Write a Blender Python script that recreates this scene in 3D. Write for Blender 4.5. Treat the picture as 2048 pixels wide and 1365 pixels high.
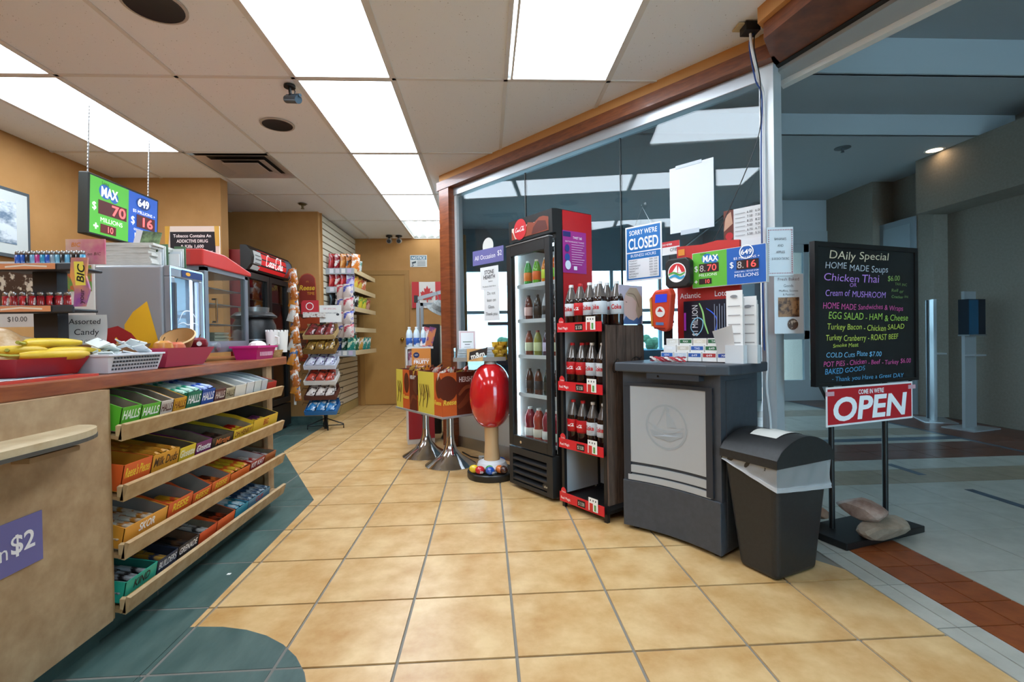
import bpy, bmesh, math, random
from mathutils import Vector, Matrix
for o in list(bpy.data.objects): bpy.data.objects.remove(o)
SC=bpy.context.scene; COL=SC.collection
random.seed(7)
# ------------------------------------------------------------------ camera
CAM_H=1.07; YAW=math.atan(52/975); PIT=-math.radians(.55); ROLL=.0165
fw=Vector((math.sin(YAW)*math.cos(PIT),math.cos(YAW)*math.cos(PIT),math.sin(PIT)))
r0=Vector((math.cos(YAW),-math.sin(YAW),0)); u0=r0.cross(fw)
cr=r0*math.cos(ROLL)-u0*math.sin(ROLL); cu=u0*math.cos(ROLL)+r0*math.sin(ROLL)
cd=bpy.data.cameras.new('camera'); cam=bpy.data.objects.new('camera',cd); COL.objects.link(cam)
cam.matrix_world=Matrix(((cr.x,cu.x,-fw.x,0),(cr.y,cu.y,-fw.y,0),(cr.z,cu.z,-fw.z,CAM_H),(0,0,0,1)))
cd.sensor_width=36; cd.lens=975/2048*36; cd.clip_start=.02; cd.clip_end=200
SC.camera=cam
# ------------------------------------------------------------------ world, view
w=bpy.data.worlds.new('daylight'); SC.world=w; w.use_nodes=True
bg=w.node_tree.nodes['Background']; bg.inputs[0].default_value=(.74,.87,1,1); bg.inputs[1].default_value=11.5
vs=SC.view_settings; vs.view_transform='Standard'; vs.look='None'; vs.gamma=1; vs.exposure=0.0; vs.use_curve_mapping=False
PANEL=11.5      # store fluorescent diffusers
# ------------------------------------------------------------------ materials
def lin(h):
    if isinstance(h,(tuple,list)): return tuple(h[:3])
    h=h.lstrip('#'); v=[int(h[i:i+2],16)/255 for i in (0,2,4)]
    return tuple(c/12.92 if c<=.04045 else ((c+.055)/1.055)**2.4 for c in v)
MC={}
def M(c,r=.5,m=0,c2=None,sc=8,det=4,lo=.35,hi=.65,bump=0,e=0,st=(1,1,1),rnd=False,coat=0,tr=0,sp=.5,bs=None,world=False):
    k=repr((c,r,m,c2,sc,det,lo,hi,bump,e,st,rnd,coat,tr,sp,bs,world))
    if k in MC: return MC[k]
    mt=bpy.data.materials.new('mat_%03d'%len(MC)); mt.use_nodes=True; MC[k]=mt
    nt=mt.node_tree; N=nt.nodes; L=nt.links; b=N['Principled BSDF']
    b.inputs['Base Color'].default_value=(*lin(c),1); b.inputs['Roughness'].default_value=r; b.inputs['Metallic'].default_value=m
    b.inputs['Specular IOR Level'].default_value=sp
    if coat: b.inputs['Coat Weight'].default_value=coat; b.inputs['Coat Roughness'].default_value=.08
    if tr: b.inputs['Transmission Weight'].default_value=tr; b.inputs['IOR'].default_value=1.3
    if e: b.inputs['Emission Color'].default_value=(*lin(c),1); b.inputs['Emission Strength'].default_value=e
    if c2 or bump:
        tc=N.new('ShaderNodeTexCoord'); mp=N.new('ShaderNodeMapping'); mp.inputs['Scale'].default_value=st
        src=tc.outputs['Object']
        if world: gm=N.new('ShaderNodeNewGeometry'); src=gm.outputs['Position']
        if rnd:
            oi=N.new('ShaderNodeObjectInfo'); ml=N.new('ShaderNodeMath'); ml.operation='MULTIPLY'; ml.inputs[1].default_value=37
            L.new(oi.outputs['Random'],ml.inputs[0]); ad=N.new('ShaderNodeVectorMath'); L.new(src,ad.inputs[0]); L.new(ml.outputs[0],ad.inputs[1]); src=ad.outputs[0]
        L.new(src,mp.inputs[0])
        nz=N.new('ShaderNodeTexNoise'); nz.inputs['Scale'].default_value=sc; nz.inputs['Detail'].default_value=det; nz.inputs['Roughness'].default_value=.6
        L.new(mp.outputs[0],nz.inputs['Vector'])
        if c2:
            rp=N.new('ShaderNodeValToRGB'); rp.color_ramp.elements[0].position=lo; rp.color_ramp.elements[1].position=hi
            rp.color_ramp.elements[0].color=(*lin(c),1); rp.color_ramp.elements[1].color=(*lin(c2),1)
            L.new(nz.outputs['Fac'],rp.inputs[0]); L.new(rp.outputs[0],b.inputs['Base Color'])
        if bump:
            bp=N.new('ShaderNodeBump'); bp.inputs['Strength'].default_value=bump; bp.inputs['Distance'].default_value=.01
            if bs:
                n2=N.new('ShaderNodeTexNoise'); n2.inputs['Scale'].default_value=bs; n2.inputs['Detail'].default_value=2; L.new(mp.outputs[0],n2.inputs['Vector']); L.new(n2.outputs['Fac'],bp.inputs['Height'])
            else: L.new(nz.outputs['Fac'],bp.inputs['Height'])
            L.new(bp.outputs[0],b.inputs['Normal'])
    return mt
def glassmat(name,tint=(.9,.95,.96),ior=1.5,k=1.0,rough=0):
    if name in MC: return MC[name]
    mt=bpy.data.materials.new(name); mt.use_nodes=True; MC[name]=mt; nt=mt.node_tree; N=nt.nodes; L=nt.links
    N.remove(N['Principled BSDF']); out=N['Material Output']
    t=N.new('ShaderNodeBsdfTransparent'); t.inputs[0].default_value=(*tint,1); g=N.new('ShaderNodeBsdfGlossy'); g.inputs['Roughness'].default_value=rough
    f=N.new('ShaderNodeLayerWeight'); f.inputs[0].default_value=.5; pw=N.new('ShaderNodeMath'); pw.operation='POWER'; pw.inputs[1].default_value=5; L.new(f.outputs['Facing'],pw.inputs[0])
    mm=N.new('ShaderNodeMath'); mm.operation='MULTIPLY_ADD'; mm.inputs[1].default_value=.9*k; mm.inputs[2].default_value=.04*k; mm.use_clamp=True
    mx=N.new('ShaderNodeMixShader'); L.new(pw.outputs[0],mm.inputs[0]); L.new(mm.outputs[0],mx.inputs[0]); L.new(t.outputs[0],mx.inputs[1]); L.new(g.outputs[0],mx.inputs[2]); L.new(mx.outputs[0],out.inputs[0])
    return mt
def speckle(c,dark):   # acoustic tile: fine dark pinholes
    k='speckle'+c
    if k in MC: return MC[k]
    mt=M(c,.95,c2=None); nt=mt.node_tree; N=nt.nodes; L=nt.links; b=N['Principled BSDF']
    g=N.new('ShaderNodeNewGeometry'); v=N.new('ShaderNodeTexVoronoi'); v.inputs['Scale'].default_value=75; L.new(g.outputs['Position'],v.inputs['Vector'])
    nz=N.new('ShaderNodeTexNoise'); nz.inputs['Scale'].default_value=60; L.new(g.outputs['Position'],nz.inputs['Vector'])
    ad=N.new('ShaderNodeMath'); ad.operation='ADD'; L.new(v.outputs['Distance'],ad.inputs[0]); L.new(nz.outputs['Fac'],ad.inputs[1])
    rp=N.new('ShaderNodeValToRGB'); rp.color_ramp.elements[0].position=.44; rp.color_ramp.elements[1].position=.56; rp.color_ramp.elements[0].color=(*lin(dark),1); rp.color_ramp.elements[1].color=(*lin(c),1)
    L.new(ad.outputs[0],rp.inputs[0]); L.new(rp.outputs[0],b.inputs['Base Color']); MC[k]=mt
    return mt
# ------------------------------------------------------------------ mesh building
class MB:
    def __init__(s): s.v=[]; s.f=[]; s.m=[]; s.mats=[]
    def mi(s,mat):
        if mat not in s.mats: s.mats.append(mat)
        return s.mats.index(mat)
    def add(s,vs,fs,mat=None):
        o=len(s.v); s.v+=[tuple(p) for p in vs]; s.f+=[tuple(i+o for i in f) for f in fs]; s.m+=[s.mi(mat) if mat else 0]*len(fs); return s
    def box(s,x0,y0,z0,x1,y1,z1,mat=None):
        return s.add([(x0,y0,z0),(x1,y0,z0),(x1,y1,z0),(x0,y1,z0),(x0,y0,z1),(x1,y0,z1),(x1,y1,z1),(x0,y1,z1)],[(0,3,2,1),(4,5,6,7),(0,1,5,4),(1,2,6,5),(2,3,7,6),(3,0,4,7)],mat)
    def frus(s,a,z0,b,z1,mat=None,cap=3):    # two rectangles (x0,y0,x1,y1) joined
        P=lambda r,z:[(r[0],r[1],z),(r[2],r[1],z),(r[2],r[3],z),(r[0],r[3],z)]
        fs=[(0,1,5,4),(1,2,6,5),(2,3,7,6),(3,0,4,7)]
        if cap&1: fs.append((0,3,2,1))
        if cap&2: fs.append((4,5,6,7))
        return s.add(P(a,z0)+P(b,z1),fs,mat)
    def prism(s,poly,z0,z1,mat=None,bottom=True):
        n=len(poly); vs=[(x,y,z0) for x,y in poly]+[(x,y,z1) for x,y in poly]
        fs=[tuple(range(n,2*n))]+[(i,(i+1)%n,n+(i+1)%n,n+i) for i in range(n)]
        if bottom: fs.append(tuple(range(n-1,-1,-1)))
        return s.add(vs,fs,mat)
    def prismY(s,poly,y0,y1,mat=None):       # (x,z) outline extruded along y
        n=len(poly); vs=[(x,y0,z) for x,z in poly]+[(x,y1,z) for x,z in poly]
        return s.add(vs,[tuple(range(n)),tuple(range(2*n-1,n-1,-1))]+[(i,n+i,n+(i+1)%n,(i+1)%n) for i in range(n)],mat)
    def prismX(s,poly,x0,x1,mat=None):       # (y,z) outline extruded along x
        n=len(poly); vs=[(x0,y,z) for y,z in poly]+[(x1,y,z) for y,z in poly]
        return s.add(vs,[tuple(range(n-1,-1,-1)),tuple(range(n,2*n))]+[(i,(i+1)%n,n+(i+1)%n,n+i) for i in range(n)],mat)
    def lathe(s,prof,n=16,c=(0,0,0),mat=None,sx=1,sy=1,ax=None,cap=True):
        vs=[];fs=[];k=len(prof)
        for i in range(n):
            a=2*math.pi*i/n
            for r,z in prof: vs.append((r*math.cos(a)*sx,r*math.sin(a)*sy,z))
        for i in range(n):
            j=(i+1)%n
            for t in range(k-1): fs.append((i*k+t,j*k+t,j*k+t+1,i*k+t+1))
        if cap and prof[0][0]>1e-6: fs.append(tuple(i*k for i in range(n-1,-1,-1)))
        if cap and prof[-1][0]>1e-6: fs.append(tuple(i*k+k-1 for i in range(n)))
        if ax is not None:
            q=Vector((0,0,1)).rotation_difference(Vector(ax)); vs=[q@Vector(p) for p in vs]
        vs=[(p[0]+c[0],p[1]+c[1],p[2]+c[2]) for p in vs]
        return s.add(vs,fs,mat)
    def cyl(s,a,b,r,n=12,mat=None,r2=None):
        a=Vector(a);b=Vector(b);d=b-a
        return s.lathe([(r,0),(r if r2 is None else r2,d.length)],n,a,mat,ax=d.normalized())
    def ball(s,c,rx,ry,rz,n=14,k=8,mat=None):
        pr=[(max(math.sin(math.pi*i/k),0 if 0<i<k else 0),-math.cos(math.pi*i/k)) for i in range(k+1)]
        pr[0]=(0,-1);pr[-1]=(0,1)
        m=MB(); m.lathe(pr,n); return s.add([(p[0]*rx+c[0],p[1]*ry+c[1],p[2]*rz+c[2]) for p in m.v],m.f,mat)
    def tube(s,pts,r,n=8,mat=None,rad=None):
        pts=[Vector(p) for p in pts]; vs=[];fs=[]; up=Vector((0,0,1)); prev=None
        for i,p in enumerate(pts):
            d=(pts[min(i+1,len(pts)-1)]-pts[max(i-1,0)]).normalized()
            if prev is None:
                a=d.cross(up); a=a if a.length>.1 else d.cross(Vector((1,0,0)))
            else: a=prev-d*prev.dot(d)
            a.normalize(); prev=a; bb=d.cross(a); rr=rad[i] if rad else r
            for k in range(n):
                t=2*math.pi*k/n; vs.append(p+a*math.cos(t)*rr+bb*math.sin(t)*rr)
        m=len(pts)
        for i in range(m-1):
            for k in range(n): fs.append((i*n+k,i*n+(k+1)%n,(i+1)*n+(k+1)%n,(i+1)*n+k))
        fs.append(tuple(range(n-1,-1,-1))); fs.append(tuple(range((m-1)*n,m*n)))
        return s.add(vs,fs,mat)
    def grid(s,fn,nu,nv,mat=None):
        vs=[fn(i/nu,j/nv) for i in range(nu+1) for j in range(nv+1)]
        return s.add(vs,[(i*(nv+1)+j,(i+1)*(nv+1)+j,(i+1)*(nv+1)+j+1,i*(nv+1)+j+1) for i in range(nu) for j in range(nv)],mat)
    def xf(s,mat4):
        s.v=[tuple(mat4@Vector(p)) for p in s.v]; return s
    def mesh(s,name='mesh',mat=None,smooth=False):
        me=bpy.data.meshes.new(name); me.from_pydata(s.v,[],s.f)
        mats=s.mats if s.mats else [mat]
        for x in mats: me.materials.append(x if x else mat)
        if len(mats)>1: me.polygons.foreach_set('material_index',s.m)
        if smooth: me.polygons.foreach_set('use_smooth',[True]*len(me.polygons))
        me.update(); return me
    def build(s,name,mat=None,parent=None,loc=None,rz=None,smooth=False,bevel=0,seg=2,sharp=35):
        o=bpy.data.objects.new(name,s.mesh(name,mat,smooth)); COL.objects.link(o)
        if parent: o.parent=parent
        if loc: o.location=loc
        if rz is not None: o.rotation_euler=(0,0,rz)
        if smooth: 
            o.data.set_sharp_from_angle(angle=math.radians(sharp))
        if bevel:
            b=o.modifiers.new('bevel','BEVEL'); b.width=bevel; b.segments=seg; b.limit_method='ANGLE'; b.angle_limit=math.radians(40)
        return o
def E(name,loc=(0,0,0),rz=0,parent=None):
    o=bpy.data.objects.new(name,None); COL.objects.link(o); o.location=loc; o.rotation_euler=(0,0,rz); o.empty_display_size=.05
    if parent: o.parent=parent
    return o
def T(o,label,cat,group=None):
    o['label']=label; o['category']=cat
    if group: o['group']=group
    return o
def S(o,label=None):
    o['kind']='structure'
    if label: o['label']=label
    return o
def box(name,b,mat,parent=None,bevel=0,**k): return MB().box(*b).build(name,mat,parent,bevel=bevel,**k)
def inst(o,name,parent=None,loc=None,rz=None):
    c=bpy.data.objects.new(name,o.data); COL.objects.link(c); c.parent=parent
    for m in o.modifiers:
        q=c.modifiers.new(m.name,m.type)
        if m.type=='BEVEL': q.width=m.width; q.segments=m.segments; q.limit_method=m.limit_method; q.angle_limit=m.angle_limit
    if loc: c.location=loc
    if rz is not None: c.rotation_euler=(0,0,rz)
    return c
def copy_tree(o,parent=None,loc=None,rot=None,label=None,group=None):
    c=o.copy(); COL.objects.link(c); c.parent=parent
    if loc is not None: c.location=loc
    if rot is not None: c.rotation_euler=rot
    if label: c['label']=label
    if group: c['group']=group
    for ch in list(o.children): copy_tree(ch,c)
    return c
# ------------------------------------------------------------------ flat print
TXT={}
def textpoly(s,off=0,shear=0):
    k=(s,off,shear)
    if k in TXT: return TXT[k]
    cu=bpy.data.curves.new('txt','FONT'); cu.body=s; cu.size=1; cu.resolution_u=4 if len(s)<9 else 2; cu.offset=off; cu.shear=shear; cu.fill_mode='FRONT'
    ob=bpy.data.objects.new('txt',cu); COL.objects.link(ob); bpy.context.view_layer.update()
    me=bpy.data.meshes.new_from_object(ob.evaluated_get(bpy.context.evaluated_depsgraph_get()))
    vs=[(v.co.x,v.co.y) for v in me.vertices]; fs=[tuple(p.vertices) for p in me.polygons]
    bpy.data.objects.remove(ob); bpy.data.curves.remove(cu); bpy.data.meshes.remove(me)
    TXT[k]=(vs,fs); return TXT[k]
def catmull(pts,n=5):
    out=[]
    for i in range(len(pts)-1):
        p0=pts[max(i-1,0)];p1=pts[i];p2=pts[i+1];p3=pts[min(i+2,len(pts)-1)]
        for k in range(n):
            t=k/n; out.append(tuple(.5*(2*b+(c-a)*t+(2*a-5*b+4*c-d)*t*t+(3*b-a-3*c+d)*t**3) for a,b,c,d in zip(p0,p1,p2,p3)))
    out.append(tuple(pts[-1])); return out
def ribbon(pts,w):
    vs=[];fs=[];n=len(pts)
    for i,p in enumerate(pts):
        a=pts[max(i-1,0)];b=pts[min(i+1,n-1)];dx=b[0]-a[0];dy=b[1]-a[1];l=math.hypot(dx,dy) or 1
        ww=w*(.55+.45*math.sin(math.pi*min(1,max(0,(i+.5)/n)))) if n>3 else w
        vs+= [(p[0]-dy/l*ww/2,p[1]+dx/l*ww/2),(p[0]+dy/l*ww/2,p[1]-dx/l*ww/2)]
    fs=[(2*i,2*i+1,2*i+3,2*i+2) for i in range(n-1)]; return vs,fs
SCRIPT=[ # slanted script, unit cap height: capital C, o, c, a, bar, capital C, o, l, a
 [(.62,.8),(.56,.98),(.36,.96),(.14,.7),(.06,.35),(.16,.06),(.38,.02),(.62,.2)],
 [(.84,.42),(.72,.38),(.66,.18),(.74,.03),(.88,.1),(.92,.3),(.84,.42),(.96,.36)],
 [(1.24,.36),(1.16,.43),(1.05,.32),(1.03,.12),(1.12,.03),(1.27,.14)],
 [(1.56,.36),(1.46,.43),(1.35,.32),(1.33,.1),(1.42,.03),(1.54,.16),(1.58,.4),(1.56,.12),(1.64,.03),(1.74,.12)],
 [(1.72,.3),(1.86,.34)],
 [(2.5,.8),(2.42,1.0),(2.2,.96),(2.0,.7),(1.92,.35),(2.02,.04),(2.26,-.02),(2.5,.2)],
 [(2.2,.98),(2.6,1.08),(3.0,.95),(3.3,1.1)],
 [(2.7,.42),(2.58,.38),(2.52,.18),(2.6,.03),(2.74,.1),(2.78,.3),(2.7,.42),(2.84,.38)],
 [(2.9,.2),(3.06,.7),(3.08,.95),(2.98,.85),(2.94,.3),(3.0,.04),(3.1,.12)],
 [(3.36,.36),(3.26,.43),(3.15,.32),(3.13,.1),(3.22,.03),(3.34,.16),(3.38,.4),(3.36,.12),(3.46,.03),(3.6,.16)]]
def decal(parent,name,ops,o=(0,0,0),ux=(1,0,0),uy=(0,0,1),lift=.0006,label=None,rough=.45,start=1):
    """flat print on a surface: ops in metres on the plane (o,ux,uy); each op is laid a hair above the last"""
    ux=Vector(ux).normalized();uy=Vector(uy).normalized();nn=ux.cross(uy);o=Vector(o);mb=MB()
    lay=start; lift=min(lift,.005/max(1,len(ops)))
    for op in ops:
        k=op[0]; col=op[-1] if not isinstance(op[-1],dict) else op[-2]; kw=op[-1] if isinstance(op[-1],dict) else {}
        mat=M(col,kw.get('r',rough),e=kw.get('e',0)) if isinstance(col,str) else col
        if k=='r': vs=[(op[1],op[2]),(op[3],op[2]),(op[3],op[4]),(op[1],op[4])]; fs=[(0,1,2,3)]
        elif k=='e':
            n=kw.get('n',24); vs=[(op[1]+op[3]*math.cos(2*math.pi*i/n),op[2]+op[4]*math.sin(2*math.pi*i/n)) for i in range(n)]; fs=[tuple(range(n))]
        elif k=='ring':
            n=28; vs=[];ri=op[4]
            for i in range(n): c,s_=math.cos(2*math.pi*i/n),math.sin(2*math.pi*i/n); vs+=[(op[1]+op[3]*c,op[2]+op[3]*s_),(op[1]+ri*c,op[2]+ri*s_)]
            fs=[(2*i,(2*i+2)%(2*n),(2*i+3)%(2*n),2*i+1) for i in range(n)]
        elif k=='p': vs=op[1]; fs=[tuple(range(len(vs)))]
        elif k=='l':
            vs,fs=ribbon(catmull(op[1]) if kw.get('s') else op[1],op[2])
        elif k=='script':   # x,y,height,width of stroke
            vs=[];fs=[]
            for st in SCRIPT:
                a,b=ribbon(catmull(st,5),kw.get('w',.1)); q=len(vs); vs+=[((x+.22*y)*op[3]+op[1],y*op[3]+op[2]) for x,y in a]; fs+=[tuple(i+q for i in f) for f in b]
            if kw.get('mir'): vs=[(2*op[1]+3.6*op[3]-x,y) for x,y in vs]
        elif k=='t':        # text,x,y,capheight
            v0,f0=textpoly(op[1],kw.get('b',0),kw.get('sh',0))
            if not v0: continue
            x0=min(v[0] for v in v0);x1=max(v[0] for v in v0); sy=op[4]/.69; sx=sy if 'w' not in kw else kw['w']/max(1e-6,x1-x0)
            W=(x1-x0)*sx; ax={'C':-W/2,'L':0,'R':-W}[kw.get('al','C')]; rt=kw.get('rot',0); c,s_=math.cos(rt),math.sin(rt)
            vs=[]
            for a,b in v0:
                a=(a-x0)*sx+ax;b=b*sy; vs.append((op[2]+a*c-b*s_,op[3]+a*s_+b*c))
            fs=f0
        mb.add([o+ux*a+uy*b+nn*(lift*lay) for a,b in vs],fs,mat); lay+=1
    ob=mb.build(name,None,parent)
    if label: ob['label']=label
    return ob
def clip(poly,a,b,c):   # keep a*x+b*y<=c
    out=[];n=len(poly)
    for i in range(n):
        p,q=poly[i],poly[(i+1)%n]; dp=a*p[0]+b*p[1]-c; dq=a*q[0]+b*q[1]-c
        if dp<=0: out.append(p)
        if (dp<0<dq) or (dq<0<dp):
            t=dp/(dp-dq); out.append((p[0]+(q[0]-p[0])*t,p[1]+(q[1]-p[1])*t))
    return out
def area(p): return abs(sum(p[i][0]*p[(i+1)%len(p)][1]-p[(i+1)%len(p)][0]*p[i][1] for i in range(len(p))))/2
# ================================================================== structure
CE=2.67
TAN=M('#bf8e56',.75,c2='#b5844b',sc=3,bump=.12,bs=220)
MAHOG=M('#8c4a26',.4,c2='#6b3218',sc=6,st=(1,1,9),lo=.3,hi=.7,coat=.3)
MAHOG_H=M('#874a24',.4,c2='#623016',sc=5,st=(2,2,14),lo=.3,hi=.7,coat=.3)
ALU=M('#b9bcc0',.35,m=.75); ALUD=M('#77797c',.4,m=.6); BLACK=M('#141414',.45); WHITE=M('#e9e9e6',.6); CHROME=M('#d8d8da',.08,m=1); STEEL=M('#a9abac',.3,m=.9)
DKGREY=M('#3b3f45',.5,c2='#42464d',sc=30); YT=M('#e0be8a',.32,c2='#b98848',sc=6,det=9,lo=.32,hi=.74,rnd=True,bump=.05,world=True)
TEAL=M('#38524f',.4,c2='#586f6a',sc=14,det=6,lo=.3,hi=.75,st=(1,.35,1),rnd=True,world=True); GROUT=M('#86827a',.85); GROUT2=M('#75736d',.85)
GREYT=M('#b9b8ae',.3,c2='#aaa99f',sc=9,rnd=True,world=True); TERRA=M('#93502a',.35,c2='#7d3f20',sc=16,rnd=True,world=True); TANT=M('#9c8e78',.35,c2='#8d806b',sc=12,rnd=True,world=True); BRNT=M('#6d3a2a',.3,c2='#58301f',sc=12,rnd=True,world=True); BLUET=M('#4a5d70',.35,c2='#40505f',sc=10,world=True)
G0=Vector((-.264,4.815,0)); gd=Vector((.643,-.766,0)); gn=Vector((.766,.643,0)); GA=math.atan2(gd.y,gd.x)   # storefront glass line
# --- store floor
fl=S(box('floor',(-3.7,-2.6,-.06,1.593,8.05,-.006),GROUT),'tan ceramic tile shop floor with grey grout')
g=.0055; ST=.396
def L1(p):
    if min(q[1] for q in p)>4.5: return clip(p,1,0,-.4)
    return clip(clip(p,.827,.563,.827*-.264+.563*4.815),1,0,1.589)
def tealin(x,y):
    if 1.2<y<3.31 and x<-1.13: return True
    if 3.3<=y<4.78 and x<-1.17-(y-3.3)*.53: return True
    if 4.78<=y<6.3 and x<-1.98: return True
    return (x+1.1)**2+(y-1.3)**2<.578**2
arc=[(-1.1+.578*math.cos(a*math.pi/18),1.3+.578*math.sin(a*math.pi/18)) for a in range(-2,10)]
tconv=[[(-1.75,1.2),(-1.125,1.2),(-1.125,1.879),(-1.165,3.31),(-1.75,3.31)],[(-3.6,3.31),(-1.165,3.31),(-1.955,4.78),(-3.6,4.78)],[(-3.6,4.78),(-1.955,4.78),(-2.02,6.25),(-3.6,6.25)],[(-1.127,1.22)]+arc+[(-1.127,1.877)]]
full=None
def tile(poly,z0,z1,mat,parent,name='tile'):
    if len(poly)<3 or area(poly)<.0008: return
    cx=sum(p[0] for p in poly)/len(poly); cy=sum(p[1] for p in poly)/len(poly)
    o=MB().prism([(x-cx,y-cy) for x,y in poly],z0,z1).build(name,mat,parent); o.location=(cx,cy,0); return o
sq=MB().prism([(-ST/2+g,-ST/2+g),(ST/2-g,-ST/2+g),(ST/2-g,ST/2-g),(-ST/2+g,ST/2-g)],-.006,0).mesh('tile',YT)
def cells(x0,x1,y0,y1,ox,oy,sx,sy):
    i=math.floor((x0-ox)/sx)
    while ox+i*sx<x1:
        j=math.floor((y0-oy)/sy)
        while oy+j*sy<y1: yield ox+i*sx,oy+j*sy; j+=1
        i+=1
S(box('floor_entry',(-1.75,-2.6,-.0059,1.589,.815,-.001),YT),'tan tiled shop floor')
for x,y in cells(-3.4,1.6,.82,7.9,.085,1.612-ST*2,ST,ST):
    c=[(x+g,y+g),(x+ST-g,y+g),(x+ST-g,y+ST-g),(x+g,y+ST-g)]
    if all(tealin(*p) for p in c) : continue
    if x<-1.9 and y<4: continue
    q=L1(c)
    if len(q)==4 and abs(area(q)-area(c))<1e-6:
        o=bpy.data.objects.new('tile',sq); COL.objects.link(o); o.parent=fl; o.location=(x+ST/2,y+ST/2,0)
    else: tile(q,-.006,0,YT,fl)
for k,reg in enumerate(tconv):
    MB().prism(reg,0,.0008).build('grout_bed',GROUT2,fl)
    for x,y in cells(-3.6,-.5,1.1,6.25,.085 if k!=0 else .085-ST*.0,1.612-ST*2,ST,ST):
        c=[(x+g,y+g),(x+ST-g,y+g),(x+ST-g,y+ST-g),(x+g,y+ST-g)]
        n=len(reg)
        for i in range(n):
            p,q=reg[i],reg[(i+1)%n]; a,b=(q[1]-p[1]),-(q[0]-p[0]); l=math.hypot(a,b)
            if l<1e-6: continue
            c=clip(c,a/l,b/l,(a*p[0]+b*p[1])/l-.002)
            if len(c)<3: break
        if len(c)>=3: tile(c,.0008,.0022,TEAL,fl,'teal_tile')
# --- mall floor
mf=S(box('floor_mall',(-.4,-6.1,-.061,5.75,9.4,-.0065),GROUT2),'grey tile concourse floor with coloured bands')
def mtile(x0,y0,x1,y1,mat,gg=.0025):
    c=[(x0+gg,y0+gg),(x1-gg,y0+gg),(x1-gg,y1-gg),(x0+gg,y1-gg)]
    if x1<=1.6: c=clip(c,-.827,-.563,-(.827*-.264+.563*4.815)-.004)
    if len(c)>=3 and area(c)>.001: tile(c,-.0065,0,mat,mf)
y=.75
while y<2.4:
    for xa,xb,m in ((1.593,1.67,GREYT),(1.67,1.75,GREYT)): mtile(xa,y,xb,min(y+.3,2.45),m)
    for q in (0,.15):
        for xa,xb in ((1.75,1.90),(1.90,2.05)): mtile(xa,y+q,xb,min(y+q+.15,2.45),TERRA)
    y+=.3
bands=[(2.45,2.845,GREYT),(2.845,3.24,GREYT),(3.24,3.57,TANT),(3.57,3.85,GREYT),(3.85,4.12,BRNT),(4.12,4.4,BRNT),(4.4,4.5,GREYT),(4.5,4.63,BLUET),(4.63,4.74,GREYT),(4.74,5.08,TANT),(5.08,5.5,GREYT),(5.5,5.95,GREYT),(5.95,6.4,TANT),(6.4,6.9,GREYT),(6.9,7.4,GREYT)]
for y in [.75+.425*i for i in range(4)]:
    for x in [2.05+.425*i for i in range(6)]: mtile(x,y,x+.425,y+.425,GREYT)
for x in [2.05-.425*6+.425*i for i in range(12)]:
    for a,b,m in bands:
        if x>=1.59: mtile(x,a,x+.425,b,m)
        elif x+.425>1.6: mtile(x,a,1.593,b,m); mtile(1.593,a,x+.425,b,m)
        else: mtile(x,a,x+.425,b,m)
for x in (4.66,5.1):
    for i in range(11): mtile(x,.75+i*.6,x+.44,1.35+i*.6,BRNT)
MB().box(4.6,.75,-.006,4.655,7.4,0).build('tile',BLUET,mf)
for a,b in ((2.2,3.07),(3.41,3.72)): MB().box(3.16,a,-.006,3.22,b,.0012).build('tile',BLUET,mf)
S(box('floor_mall_rear',(1.6,-6.0,-.006,5.6,.745,-.001),GREYT),'grey concourse floor'); S(box('floor_mall_side',(-.4,7.405,-.006,5.6,9.2,-.001),GREYT),'grey concourse floor by the windows')
# --- ceiling grid
TILE=speckle('#f0f2f4','#96928c'); TBAR=M('#dedad4',.6)
cl=S(box('ceiling',(-3.7,-2.6,2.72,-.386,8.05,2.76),WHITE),'suspended acoustic tile ceiling with white grid')
S(MB().prism([(-.386,-2.6),(1.6,-2.6),(1.55,2.62),(-.386,4.853)],2.72,2.76).build('ceiling_front',WHITE),'plenum deck over shop front')
GX=[-3.6,-3.14,-2.53,-1.84,-1.15,-.54,.15,.80,1.49,1.6]; GY=[-2.6,-1.82,-.6,.62,1.84,3.06,4.28,5.5,6.72,7.95]
LIGHTS=[(4,3),(4,5),(4,6),(4,7),(4,8),(4,9),(6,5),(6,3),(1,6),(1,5),(1,3)]   # (col,row) of fixtures; rows named by upper index
VENT=(2,7)
tb=.012
for i in range(len(GX)-1):
    for j in range(len(GY)-1):
        if (i,j+1) in LIGHTS: continue
        y0,y1=GY[j]+tb*.6,GY[j+1]-tb*.6; x0,x1=GX[i]+tb*.6,GX[i+1]-tb*.6
        segs=[(y0,y1)]
        if (i,j+1)==VENT: segs=[(4.94,y1)]
        for a,b in segs:
            c=[(x0,a),(x1,a),(x1,b),(x0,b)]
            if b<=4.86: q=clip(clip(c,.756,.654,.756*-.386+.654*4.853),1,0,1.545)
            elif a>=4.85: q=clip(c,1,0,-.386)
            elif x1<=-.386: q=c
            else:
                q=clip(c,.756,.654,.756*-.386+.654*4.853)
                tile(clip(clip(c,1,0,-.386),0,-1,-4.853),2.676,2.69,TILE,cl,'ceiling_tile'); q=clip(q,0,1,4.853)
            tile(q,2.676,2.69,TILE,cl,'ceiling_tile')
def bar(p,q): 
    if p[0]==q[0]: MB().box(p[0]-tb,p[1],CE,p[0]+tb,q[1],CE+.012).build('grid_bar',TBAR,cl)
    else: MB().box(p[0],p[1]-tb,CE,q[0],p[1]+tb,CE+.0115).build('grid_bar',TBAR,cl)
for x in GX[1:6]: bar((x,-2.6),(x,7.95))
bar((.15,-2.6),(.15,4.19)); bar((.80,-2.6),(.80,3.44)); bar((1.49,-2.6),(1.49,2.64))
for y,xe in zip(GY[1:-1],(1.54,1.54,1.54,1.54,1.14,.09,-.39,-.39)): bar((-3.6,y),(xe,y))
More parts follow.
